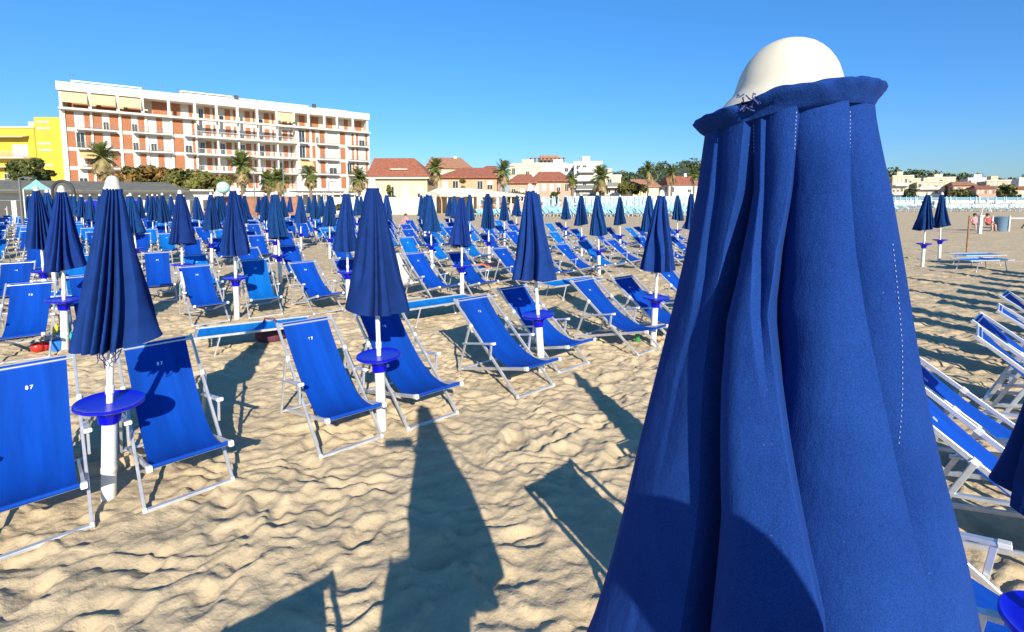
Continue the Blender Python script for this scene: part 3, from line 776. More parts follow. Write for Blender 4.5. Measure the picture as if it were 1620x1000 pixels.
    # phi samples denser on the camera side
    fa = np.concatenate([np.linspace(-1.6, 1.6, 500, endpoint=False), np.linspace(1.6, 2 * PI - 1.6, 140, endpoint=False)])
    for z in zl:
        row = []; cr = []
        for c, d, w in spec:
            v = c(z)
            if cr: v = max(v, cr[-1] + .075)
            cr.append(v)
        kn = [-1.6]; cnt = []
        for v in cr: kn += [v, v + .06]
        kn.append(1.6)
        ns_ = [30] + [x for q in range(len(cr)) for x in (7, 68)]
        fz_ = []
        for q in range(len(kn) - 1): fz_ += list(np.linspace(kn[q], kn[q + 1], ns_[q], endpoint=False))
        fz_ += list(np.linspace(1.6, 2 * PI - 1.6, 140, endpoint=False))
        for a in fz_:
            aa = a if a <= PI else a - 2 * PI
            q = radius(aa, z, cr); ang = toc + a
            row.append((cxx(z) + q * math.cos(ang), q * math.sin(ang), z))
        rows.append(row)
    b = MB(); b.grid(rows[::-1], closed=True)
    inn = [[(cxx(zl[i]) + (x - cxx(zl[i])) * .975, y * .975, z) for x, y, z in rows[i]] for i in range(0, len(rows), 10)] + [[(cxx(zl[-1]) + (x - cxx(zl[-1])) * .975, y * .975, z) for x, y, z in rows[-1]]]
    b.grid(inn, closed=True); b.grid([inn[-1], rows[-1]], closed=True)
    can = b.build('canopy', M['bigfab'], t); can.data.polygons.foreach_set('use_smooth', [True] * len(can.data.polygons))
    # stitched seam
    seam = line([(1409, 370), (1419, 450), (1431, 540), (1440, 620), (1449, 715)])
    b = MB(); z = zpy(385)
    while z > zpy(712):
        def sp(zz, da=0.0): a = seam(zz) + da; q = radius(a, zz) + .0006; return Vector((cxx(zz) + q * math.cos(toc + a), q * math.sin(toc + a), zz))
        b.tube([sp(z), sp(z - .0013)], .00036, 5); z -= .0040
    b.build('stitching', M['thread'], can)
    # top seams where the panels meet the brim
    b = MB()
    for cc in ((1186, 1180), (1262, 1256), (1347, 1348)):
        ln = line([(cc[0], 178), (cc[1], 330)]); z = zpy(180)
        while z > zpy(235):
            a = ln(z); q = radius(a, z) + .0005; q2 = radius(a, z - .0012) + .0005
            b.tube([(cxx(z) + q * math.cos(toc + a), q * math.sin(toc + a), z), (cxx(z) + q2 * math.cos(toc + a), q2 * math.sin(toc + a), z - .0012)], .0003, 4); z -= .003
    b.build('stitching', M['thread'], can)
    # flared, gathered brim
    ct = cxx(zt); n = 220; rows = []
    zn = at_y(1250, 166, Y0 - .06).z; zr = at_y(1250, 128, Y0 - .066).z
    d_ = zr - zn
    prof = [(.058, zn - .004, 0), (.0645, zn - .002, .1), (.0682, zn + d_ * .10, .5), (.0715, zn + d_ * .30, .9), (.0745, zn + d_ * .54, 1), (.0768, zn + d_ * .76, 1), (.0774, zn + d_ * .88, 1), (.0768, zn + d_ * .96, 1), (.0745, zn + d_ * 1.0, 1), (.069, zr - .0008, .6), (.062, zr - .002, .4), (.056, zr - .0035, .3), (.045, zr - .004, .1), (.03, zr - .004, 0)]
    for i, (q, z, wv) in enumerate(prof):
        row = []
        for k in range(n):
            a = 2 * PI * k / n; rel = (a - toc + PI) % (2 * PI) - PI     # 0 faces the camera, + is to the right
            tilt = .0075 * math.sin(rel) - .002 - .004 * max(0.0, -math.sin(rel))
            knot = math.exp(-((rel + .42) / .10) ** 2)
            ruf = wv * (.0010 * math.sin(4 * a + 2) + .0005 * math.sin(11 * a) + .0004 * math.sin(23 * a + i))
            fold = wv * .0045 * math.exp(-((rel + .15) / .26) ** 2) * (1 if 2 <= i <= 3 else 0)
            qq = q + ruf - wv * .007 * knot - fold - wv * .005 * max(0.0, math.sin(rel))
            z_ = zn + (z - zn) * (.72 + .28 * (1 + math.sin(rel)) / 2) + wv * (.0005 * math.sin(13 * a + .6 * i) + .0003 * math.sin(29 * a + i))
            row.append((ct + qq * math.cos(a), qq * math.sin(a), z_ + tilt * min(1, q / .06) + wv * (.0010 * math.sin(3 * a + 1) + .0006 * math.sin(8 * a) - .002 * knot)))
        rows.append(row)
    b = MB(); b.grid(rows, closed=True); br = b.build('brim', M['bigfab'], t)
    br.data.polygons.foreach_set('use_smooth', [True] * len(br.data.polygons))
    b = MB(); a0 = toc - .40; r3 = random.Random(6)
    for i in range(10):
        a = a0 + r3.uniform(-.10, .16); q = .071; p = Vector((ct + q * math.cos(a), q * math.sin(a), 2.276 + r3.uniform(-.004, .006))); pts = [p]
        for w in range(4):
            p = p + Vector((r3.uniform(-.003, .003), r3.uniform(-.0035, .0005), r3.uniform(-.004, .003))); pts.append(p)
        b.tube(pts, .0006, 5)
    b.build('frayed_knot', mat('frayed_cord', (.05, .07, .20), .9), br)
    # bell cap
    b = MB(); n = 64; rows = []
    zc = at_y(1245, 62, Y0).z
    for q, u in [(.060, -.04), (.0565, .03), (.053, .10), (.0500, .18), (.0475, .27), (.0458, .37), (.0437, .48), (.0405, .59), (.0362, .70), (.0308, .80), (.0245, .885), (.0175, .945), (.0105, .983), (.005, .996), (.0004, 1.0)]:
        z = zr - .004 + (zc - zr + .004) * u
        q *= .89 if u > .1 else .91 + .02 * (1 - u)
        rows.append([(ct + q * math.cos(2 * PI * k / n), q * math.sin(2 * PI * k / n), z + .003 * (1 - u) * math.sin(2 * PI * k / n - toc)) for k in range(n)])
    b.grid(rows, closed=True); cp = b.build('cap', M['cap'], t)
    link('pole', pole_mesh(), t); link('base_sleeve', sleeve_mesh(), t); link('table_tray', table_mesh(), t)
    return t
big_umbrella()

# ------------------------------------------------------------------ the photographer (behind / below the lens; only the shadow shows)
def skin_person(name, label, pts, edges, radii, mats, group=None, parts=()):
    me = bpy.data.meshes.new(name); me.from_pydata(pts, edges, [])
    o = bpy.data.objects.new(name, me); C.objects.link(o)
    o.modifiers.new('skin', 'SKIN'); sv = me.skin_vertices[0].data if me.skin_vertices else None
    if sv is None:
        bpy.context.view_layer.update(); me.skin_vertices
    for i, r_ in enumerate(radii):
        me.skin_vertices[0].data[i].radius = (r_, r_); me.skin_vertices[0].data[i].use_root = (i == 0)
    s = o.modifiers.new('sub', 'SUBSURF'); s.levels = 2; s.render_levels = 2
    bpy.context.view_layer.update()
    dg = bpy.context.evaluated_depsgraph_get(); m2 = bpy.data.meshes.new_from_object(o.evaluated_get(dg))
    o.modifiers.clear(); o.data = m2; m2.materials.clear()
    for m in mats: m2.materials.append(m)
    m2.polygons.foreach_set('use_smooth', [True] * len(m2.polygons))
    tag(o, label, 'person', group)
    return o
M['skin'] = paint('skin', (.52, .30, .20), .55); M['hair'] = paint('dark_hair', (.03, .02, .015), .7); M['cloth_red'] = paint('red_cloth', (.36, .06, .07), .8)
M['cloth_pink'] = paint('pink_cloth', (.50, .25, .27), .8); M['cloth_white'] = paint('white_cloth', (.75, .74, .70), .8); M['cloth_dark'] = paint('dark_cloth', (.04, .04, .06), .8)
def photographer():
    X, Y = .24, -.10
    pts = [(X, Y, .95), (X, Y, 1.18), (X, Y, 1.38), (X, Y + .01, 1.50), (X, Y + .02, 1.57), (X, Y + .03, 1.66), (X, Y + .02, 1.745),
           (X + .19, Y, 1.43), (X + .14, Y - .02, 1.75), (.315, -.07, 1.96), (.272, -.03, 2.085), (.225, -.022, 2.150),
           (X - .19, Y, 1.42), (X - .25, Y - .02, 1.15), (X - .22, Y + .07, .92), (X - .21, Y + .09, .83),
           (X + .10, Y, .90), (X + .11, Y + .02, .50), (X + .11, Y, .09), (X + .11, Y + .14, .03),
           (X - .10, Y, .90), (X - .11, Y + .02, .50), (X - .11, Y, .09), (X - .11, Y + .14, .03)]
    ed = [(0, 1), (1, 2), (2, 3), (3, 4), (4, 5), (5, 6), (2, 7), (7, 8), (8, 9), (9, 10), (10, 11), (2, 12), (12, 13), (13, 14), (14, 15), (0, 16), (16, 17), (17, 18), (18, 19), (0, 20), (20, 21), (21, 22), (22, 23)]
    ra = [.15, .14, .15, .06, .055, .09, .07, .07, .056, .046, .036, .050, .07, .05, .036, .036, .085, .062, .045, .04, .085, .062, .045, .04]
    o = skin_person('person', 'person standing behind the lens holding up a phone in one raised hand', pts, ed, ra, [M['skin'], M['cloth_dark']])
    me = o.data
    for p in me.polygons:
        c = p.center
        if .5 < c.z < 1.47: p.material_index = 1
    b = MB(); b.ball((X, Y + .01, 1.70), .108, 14, 10, sc=(.92, 1.05, 1.0)); b.build('hair', M['hair'], o)
    b = MB(); r_ = random.Random(3)
    for i, (dx, dz) in enumerate(((-.030, .050), (-.040, .028), (-.044, .006), (-.036, -.014))):   # fingers closed round the phone's end
        b.tube([(.220, -.030, 2.160 + dz * .6), (.215 + dx * .4, -.048, 2.165 + dz), (.210 + dx * 1.1, -.046, 2.168 + dz), (.200 + dx * 1.5, -.040, 2.165 + dz)], [.016, .014, .012, .009], 8)
    b.tube([(.220, -.015, 2.16), (.190, -.010, 2.185), (.160, -.014, 2.19)], [.017, .013, .010], 8)
    b.build('fingers', M['skin'], o)
    ph = MB(); ph.box(-.03, .180, -.034, -.026, 2.130, 2.208)
    p = ph.build('phone', M['dark']); tag(p, 'dark phone held sideways by the person behind the lens', 'phone')
photographer()

# ------------------------------------------------------------------ buildings
def window(parent, x0, x1, z0, z1, y, mode=0, frame=None):
    """window on a facade whose outer plane is at local y (facing -y). mode 0: shutter down, 1: half open, 2: glass"""
    b = MB(); fr = .07; w = x1 - x0
    b.box(x0, x0 + fr, y - .06, y, z0, z1, 0); b.box(x1 - fr, x1, y - .06, y, z0, z1, 0); b.box(x0 + fr, x1 - fr, y - .06, y, z1 - fr, z1, 0)
    cut = {0: z0, 1: z0 + (z1 - z0) * .5, 2: z1 - fr}[mode]
    if mode < 2: b.box(x0 + fr, x1 - fr, y - .035, y, cut, z1 - fr, 0)
    if mode > 0:
        b.box(x0 + fr, x1 - fr, y - .015, y, z0, cut, 1); b.box((x0 + x1) / 2 - .03, (x0 + x1) / 2 + .03, y - .03, y - .016, z0, cut, 0)
    return b.build('window', [frame or M['shutter'], M['glass']], parent, False)
def boxpart(name, parent, m, *a):
    b = MB(); b.box(*a); return b.build(name, m, parent, False)
def prism_roof(parent, x0, x1, y0, y1, ze, zr, m, hipl=0.0, hipr=0.0, ov=.5, axis='x'):
    b = MB(); x0 -= ov; x1 += ov; y0 -= ov; y1 += ov
    if axis == 'x':
        ym = (y0 + y1) / 2; a = (x0 + hipl, ym, zr); c = (x1 - hipr, ym, zr)
        vs = [(x0, y0, ze), (x1, y0, ze), (x1, y1, ze), (x0, y1, ze), a, c, (x0, y0, ze - .18), (x1, y0, ze - .18), (x1, y1, ze - .18), (x0, y1, ze - .18)]
        fs = [(0, 1, 5, 4), (2, 3, 4, 5), (3, 0, 4), (1, 2, 5)]
    else:
        xm = (x0 + x1) / 2; a = (xm, y0 + hipl, zr); c = (xm, y1 - hipr, zr)
        vs = [(x0, y0, ze), (x1, y0, ze), (x1, y1, ze), (x0, y1, ze), a, c, (x0, y0, ze - .18), (x1, y0, ze - .18), (x1, y1, ze - .18), (x0, y1, ze - .18)]
        fs = [(1, 2, 5, 4), (3, 0, 4, 5), (0, 1, 4), (2, 3, 5)]
    fs += [(6, 7, 1, 0), (7, 8, 2, 1), (8, 9, 3, 2), (9, 6, 0, 3), (9, 8, 7, 6)]
    b.add(vs, fs); return b.build('roof', m, parent, False)

def house(label, px0, px1, Y, top, wall, roof=None, ridge=None, depth=9, yaw=0.0, floors=2, wins=3, hip=(2, 2), axis='x', name='house', cat='house', seed=0, balcony=False, chimney=False, group=None, winw=1.0):
    x0 = xat(px0, Y); x1 = xat(px1, Y); w = x1 - x0; zt = zat(top, Y)
    t = thing(name, label, cat, (x0, Y, 0), yaw, group)
    boxpart('wall', t, wall, 0, w, 0, depth, -.3, zt); r_ = random.Random(seed)
    fh = zt / floors
    for f in range(floors):
        z = f * fh
        for i in range(wins):
            cx = w * (i + .5) / wins + r_.uniform(-.1, .1) * w / wins
            if r_.random() < .12: continue
            ww = min(winw, w / wins * .55)
            window(t, cx - ww / 2, cx + ww / 2, z + fh * .28, z + fh * .78, -.003, r_.choice((0, 0, 1, 2, 2)), None)
        for i in range(2):
            cy = depth * (i + .5) / 2; b = MB(); b.box(-.05, -.003, cy - .5, cy + .5, z + fh * .3, z + fh * .76); b.build('window', M['glass'], t, False)
        if balcony and f:
            a = w * r_.uniform(.05, .2); c = w * r_.uniform(.75, .95)
            boxpart('balcony', t, M['white'], a, c, -1.2, -.002, z - .18, z + .02)
            b = MB(); b.box(a, c, -1.2, -1.14, z + .021, z + .95); b.build('railing', M['white'] if r_.random() < .6 else M['rail'], t, False)
    if roof:
        rf = prism_roof(t, 0, w, 0, depth, zt + .02, zat(ridge, Y + depth / 2), roof, hip[0], hip[1], .5, axis)
        if chimney: boxpart('chimney', rf, M['white'], w * .6, w * .6 + .7, depth * .45, depth * .45 + .7, zt, zat(ridge, Y) + .9)
    else:
        boxpart('parapet', t, M['white'], -.15, w + .15, -.15, .15, zt + .002, zt + .45)
        boxpart('rooftop_hut', t, wall, w * .3, w * .6, depth * .3, depth * .7, zt + .002, zt + 1.9)
    return t

# ---- hotel
def hotel():
    L0 = at_y(94, 165, 81.0); R0 = at_y(582.5, 205, 112.0)
    ang = math.atan2(R0.y - L0.y, R0.x - L0.x); LEN = math.hypot(R0.x - L0.x, R0.y - L0.y)
    t = thing('hotel', 'long six-storey hotel with orange brick panels, white balconies and yellow awnings', 'hotel', (L0.x, L0.y, 0), ang)
    ca, sa = math.cos(ang), math.sin(ang)
    def S(px):
        u = (px - 810) / F / 1.0195; # X = u*Y ; X = L0.x+s*ca ; Y=L0.y+s*sa
        return (u * L0.y - L0.x) / (ca - u * sa)
    SL = [3.95, 7.15, 10.35, 13.6, 16.85, 19.8]; TOP = 21.2; DEP = 14.0
    a, c = S(309), S(466)
    # walls: flush sections and recessed middle
    boxpart('wall', t, M['white'], 0, a, 0, DEP, -.3, SL[4]); boxpart('wall', t, M['white'], c, LEN, 0, DEP, -.3, SL[4])
    boxpart('wall', t, M['white'], a + .002, c - .002, 2.5, DEP, -.3, SL[4])
    boxpart('wall', t, M['beige'],   .3, LEN - .3, 2.5, DEP, SL[4] + .01, SL[5])
    boxpart('side_wall', t, M['white'], -.02, .34, .01, DEP - .01, SL[4] + .002, SL[5]); boxpart('side_wall', t, M['white'], LEN - .34, LEN + .02, .01, DEP - .01, SL[4] + .002, SL[5])
    rf = boxpart('roof', t, M['white'], -.25, LEN + .25, -.35, DEP, SL[5], TOP)
    for (p0, p1, zz) in ((112, 226, 1.0), (288, 372, 1.25), (372, 494, .95), (500, 556, .7)):
        b = MB(); s0, s1 = S(p0), S(p1)
        b.box(s0, s1, 3.0, 3.15, TOP + zz - .22, TOP + zz)
        n = max(2, int((s1 - s0) / 3.5))
        for i in range(n + 1): x = s0 + (s1 - s0 - .25) * i / n; b.box(x, x + .25, 3.01, 3.14, TOP, TOP + zz - .22)
        if p0 in (288, 500): b.box(s0, s1, 3.3, 6.5, TOP, TOP + zz - .1)
        b.build('roof_railing', M['white'], rf, False)
    for p in (377, 501): s = S(p); boxpart('chimney', rf, M['dark'], s - .35, s + .35, 1.5, 2.2, TOP, TOP + 1.2)
    for p, hh in ((113, 2.4), (230, 2.2), (287, 1.9), (444, 2.6), (258, 2.0)):
        s = S(p); b = MB(); b.tube([(s, 5, TOP), (s, 5, TOP + hh)], .04, 6); b.tube([(s - .5, 5, TOP + hh - .2), (s + .5, 5, TOP + hh - .2)], .03, 6); b.build('antenna', M['rail'], rf, False)
    # long slab under the top floor
    boxpart('floor_slab', t, M['white'], -.05, LEN + .05, -1.3, -.003, SL[4] - .22, SL[4] + .12)
    # facade strips: b brick, w window, c column
    left = [('c', 94, 102.5), ('b', 103, 116), ('w', 117, 131), ('b', 132, 141), ('c', 142, 145.5), ('b', 146, 160), ('w', 161.5, 171), ('b', 172, 186), ('c', 187, 191),
            ('b', 191.5, 206), ('w', 206.5, 216), ('b', 217, 227), ('c', 228, 232), ('w', 235, 245), ('b', 246, 255.5), ('w', 257, 266.5), ('c', 267.5, 271.5), ('b', 272.5, 288), ('w', 289.5, 301), ('b', 302, 306), ('c', 306.5, 309.8)]
    right = [('c', 465.6, 469), ('w', 471, 480.5), ('b', 482, 487.5), ('c', 488, 491), ('b', 492, 497), ('w', 498, 502.5), ('b', 504, 512), ('c', 513, 516), ('w', 518, 530), ('c', 532, 535.5), ('b', 536.5, 544.5), ('w', 546.5, 554), ('b', 555, 558), ('c', 559, 561), ('b', 562, 565), ('w', 566.5, 575.5), ('b', 576.5, 579.5), ('c', 580, 582.6)]
    r_ = random.Random(12)
    def panel_floor(seq, f):
        z0 = SL[f] + .14; z1 = SL[f + 1] - .24; bb = MB(); cc = MB()
        for kd, p0, p1 in seq:
            s0, s1 = S(p0), S(p1)
            if kd == 'b': boxpart('brick_panel', t, M['brick'], s0, s1, -.05, -.002, z0 + .12, z1 - .12)
            elif kd == 'c': cc.box(s0, s1, -.22, -.001, z0 - .6 if f else -.2, z1 + .5)
            else: window(t, s0, s1, z0 + .05, z1 - .22, -.004, r_.choice((0, 0, 0, 1, 1, 2) if s1 - s0 > 1 else (0, 0, 1)))
        return cc
    for seq in (left, right):
        ccc = MB()
        for f in range(0, 4): cc = panel_floor(seq, f)
        for kd, p0, p1 in seq:
            if kd == 'c':
                s0, s1 = S(p0), S(p1); boxpart('pillar', t, M['white'], s0, s1, -.25, -.001, -.2, SL[4] - .23)
    # balconies on flush sections
    def balcony(p0, p1, z, railm, solid=False, d=1.4):
        s0, s1 = S(p0), S(p1); sb = boxpart('balcony', t, M['white'], s0, s1, -d, -.26, z - .16, z + .06)
        b = MB(); b.box(s0, s1, -d + .01, -d + .05, z + .98, z + 1.03); b.box(s0, s1, -d + .012, -d + .048, z + .12, z + .16)
        n = int((s1 - s0) / .14)
        for i in range(n + 1): x = s0 + (s1 - s0 - .03) * i / n; b.box(x, x + .03, -d + .015, -d + .045, z + .161, z + .979)
        b.build('railing', railm, sb, False)
    for f in range(1, 4):
        z = SL[f]
        for p0, p1 in ((118, 181), (208, 268), (289, 306)): balcony(p0, p1, z, M['rail'])
        for p0, p1 in ((471, 484), (498, 532), (547, 579)): balcony(p0, p1, z, M['rail'])
    # middle: continuous loggias
    mids = [310, 342.5, 375.5, 406.5, 437, 465]
    for f in range(1, 5):
        z = SL[f]
        if f < 4: boxpart('floor_slab', t, M['white'], a + .003, c - .003, -.9, 2.497, z - .2, z + .12)
        b = MB(); b.box(a, c, -.88, -.84, z + .98, z + 1.04)
        n = int((c - a) / .25)
        for i in range(n): x = a + (c - a) * i / n; b.box(x, x + .03, -.875, -.845, z + .121, z + .979)
        if f < 4: b.build('railing', M['shutter'], t, False)
    for f in range(0, 5):
        z0 = SL[f] + .13; yb = 2.495; bb = MB()
        for i in range(5):
            s0, s1 = S(mids[i]) + .3, S(mids[i + 1]) - .1; w = s1 - s0
            boxpart('brick_wall', t, M['brick'], s0 + w * .42, s0 + w * .72, yb - .05, yb - .002, z0, z0 + 2.6); boxpart('brick_wall', t, M['brick'], s0 + w * .88, s1, yb - .05, yb - .002, z0, z0 + 2.6)
            window(t, s0 + w * .08, s0 + w * .36, z0, z0 + 2.35, yb - .004, r_.choice((0, 0, 1, 2)))
    for p in mids[1:5]: s = S(p); boxpart('pillar', t, M['white'], s - .14, s + .14, -.2, .15, SL[0], SL[4] - .23)
    # top floor: pillars, brick, windows, awnings, parapet
    for p in (143, 187, 226, 267, 308, 342, 375, 406, 437, 464, 487, 512, 532, 557): s = S(p); boxpart('pillar', t, M['white'], s - .2, s + .2, -.3, .1, SL[4] + .125, SL[5] - .001)
    bb = MB()
    for p0, p1 in ((105, 140), (150, 183), (195, 222), (241, 265), (272, 286), (300, 305), (477, 486), (496, 508), (522, 530), (549, 555), (567, 577)):
        boxpart('brick_panel', t, M['brick'], S(p0), S(p1), 2.44, 2.497, SL[4] + .02, SL[5] - .01)
    for p0, p1 in ((287, 299), (469, 475), (515, 520), (536, 545), (560, 566)): window(t, S(p0), S(p1), SL[4] + .1, SL[5] - .5, 2.493, 0)
    for i, (p0, p1, m) in enumerate(((99, 140, 'awning'), (144, 184, 'awning'), (188, 224, 'awning'), (437, 464, 'awning'))):
        s0, s1 = S(p0), S(p1); b = MB(); b.add([(s0, -.35, SL[5] - .25), (s1, -.35, SL[5] - .25), (s1, -.95, SL[5] - 1.75), (s0, -.95, SL[5] - 1.75), (s0, -.35, SL[5] - .29), (s1, -.35, SL[5] - .29), (s1, -.95, SL[5] - 1.79), (s0, -.95, SL[5] - 1.79)],
            [(3, 2, 1, 0), (4, 5, 6, 7), (0, 1, 5, 4), (1, 2, 6, 5), (2, 3, 7, 6), (3, 0, 4, 7)]); b.box(s0, s1, -.97, -.93, SL[5] - 2.0, SL[5] - 1.795)
        b.build('awning', M[m], t, False)
    s0, s1 = S(470), S(490)
    for (p0, p1, zz) in ((122, 152, SL[1] + 2.9), (470, 491, SL[1] + 2.9)):
        s0, s1 = S(p0), S(p1); b = MB(); b.add([(s0, -.28, zz), (s1, -.28, zz), (s1, -1.6, zz - 1.3), (s0, -1.6, zz - 1.3), (s0, -.28, zz - .05), (s1, -.28, zz - .05), (s1, -1.6, zz - 1.35), (s0, -1.6, zz - 1.35)],
            [(3, 2, 1, 0), (4, 5, 6, 7), (0, 1, 5, 4), (1, 2, 6, 5), (2, 3, 7, 6), (3, 0, 4, 7)]); b.build('awning', M['awning2'], t, False)
    # ground floor veranda with dark awning roofs
    for p0, p1 in ((372, 420), (452, 498), (500, 546)):
        s0, s1 = S(p0), S(p1); v = boxpart('veranda_roof', t, M['dark'], s0, s1, -5, -.3, 3.2, 3.45)
        b = MB(); b.box(s0 - .05, s1 + .05, -5.25, -5.003, 2.75, 3.1); n = 4
        for i in range(n + 1): x = s0 + (s1 - s0 - .15) * i / n; b.box(x, x + .15, -5, -4.85, 0, 3.199)
        b.build('post', M['white'], v, False)
    b = MB(); b.add([(S(540), -.3, 4.1), (S(556), -.3, 4.1), (S(556), -2.2, 3.3), (S(540), -2.2, 3.3), (S(540), -.3, 4.05), (S(556), -.3, 4.05), (S(556), -2.2, 3.25), (S(540), -2.2, 3.25)],
        [(3, 2, 1, 0), (4, 5, 6, 7), (0, 1, 5, 4), (1, 2, 6, 5), (2, 3, 7, 6), (3, 0, 4, 7)]); b.build('awning', M['awning'], t, False)
hotel()

# ---- yellow building
def yellow_building():
    Y = 84; x0 = xat(-30, Y); xm = xat(62, Y); x1 = xat(113, Y)
    t = thing('apartment_building', 'bright yellow apartment block with white balcony at the far left', 'building', (x0, Y, 0))
    w1 = xm - x0; w2 = x1 - x0; z1 = zat(205, Y); z2 = zat(189, Y)
    boxpart('wall', t, M['yellow'], 0, w1, 0, 10, -.3, z1); boxpart('wall', t, M['yellow'], w1 + .7, w2, -.6, 10, -.3, z2); boxpart('wall', t, M['yellow'], w1 + .002, w1 + .698, .8, 10, -.3, z1)
    boxpart('rooftop_hut', t, M['cream'], xat(40, Y) - x0, xat(60, Y) - x0, 1.5, 6, z1 + .002, zat(193, Y))
    boxpart('parapet', t, M['cream'], -.1, w1 + .1, -.12, .2, z1 + .003, z1 + .3)
    for y in (196, 205.5, 229, 239, 262, 272):
        b = MB(); z = zat(y, Y); xx0 = xat(72, Y) - x0; xx1 = xat(92, Y) - x0; b.box(xx0, xx1, -.64, -.602, z - .2, z + .15, 0)
        for i in range(6): q = xx0 + (xx1 - xx0) * i / 6; b.box(q, q + .05, -.67, -.641, z - .2, z + .15, 1)
        b.build('grille_window', [M['concrete'], M['shutter']], t, False)
    for (pa, pb, yb, aw) in ((6, 54, 250, 216), (4, 54, 292, 262)):
        a = xat(pa, Y) - x0; c = xat(pb, Y) - x0; z = zat(yb, Y)
        bl = boxpart('balcony', t, M['white'], a, c, -1.4, -.002, z - .25, z)
        b = MB(); b.box(a, c, -1.38, -1.32, z + .9, z + .97)
        for i in range(26): q = a + (c - a - .04) * i / 25; b.box(q, q + .04, -1.37, -1.33, z + .001, z + .899)
        b.build('railing', M['concrete'], bl, False)
        window(t, xat(26, Y) - x0, xat(50, Y) - x0, z + .05, z + 2.2, -.004, 0)
        b = MB(); zt_ = zat(aw, Y); b.add([(a, -.003, zt_), (c, -.003, zt_), (c, -1.3, zt_ - .35), (a, -1.3, zt_ - .35), (a, -.003, zt_ - .12), (c, -.003, zt_ - .12), (c, -1.3, zt_ - .47), (a, -1.3, zt_ - .47)],
            [(3, 2, 1, 0), (4, 5, 6, 7), (0, 1, 5, 4), (1, 2, 6, 5), (2, 3, 7, 6), (3, 0, 4, 7)]); b.build('awning', M['awning'], t, False)
    window(t, xat(9, Y) - x0, xat(18, Y) - x0, zat(290, Y), zat(275, Y), -.004, 2)
yellow_building()

# ---- bathing cabins
def cabins():
    A = at_y(-40, 300, 36.0); Bq = at_y(338, 300, 44.0); ang = math.atan2(Bq.y - A.y, Bq.x - A.x); L = math.hypot(Bq.x - A.x, Bq.y - A.y)
    t = thing('beach_cabins', 'low white row of beach cabins under a grey roof behind the umbrellas', 'beach hut', (A.x, A.y, 0), ang)
    boxpart('wall', t, M['white'], 0, L, 0, 4, -.2, 2.72)
    n = 15
    for i in range(n):
        c = L * (i + .5) / n
        b = MB(); b.box(c - .42, c + .42, -.04, -.003, 0, 2.05, 0); b.box(c - .36, c + .36, -.06, -.041, .1, 1.95, 1); d = b.build('door', [M['shutter'], M['dark'] if i % 3 else M['table']], t, False)
    ze = zat(300, 40) - .02
    b = MB(); b.add([(-.4, -1.0, 2.80), (L * .88, -1.0, 2.80), (L * .76, 2.2, 3.55), (-.4, 2.2, 3.55), (-.4, 5, 2.8), (L * .88, 5, 2.8), (-.4, -1.0, 2.66), (L * .88, -1.0, 2.66), (L * .88, 5, 2.66), (-.4, 5, 2.66)],
        [(0, 1, 2, 3), (3, 2, 5, 4), (1, 5, 2), (6, 7, 1, 0), (7, 8, 5, 1), (8, 9, 4, 5), (9, 8, 7, 6), (0, 3, 4, 9, 6)]); b.build('roof', M['gtile'], t, False)
    b = MB(); b.box(L * .88 + .01, L, -.6, 4, 2.73, 2.9); b.build('flat_roof', M['concrete'], t, False)
    b = MB(); b.box(-.4, L * .88, -1.06, -1.003, 2.50, 2.66); b.build('gutter', M['dark'], t, False)
cabins()
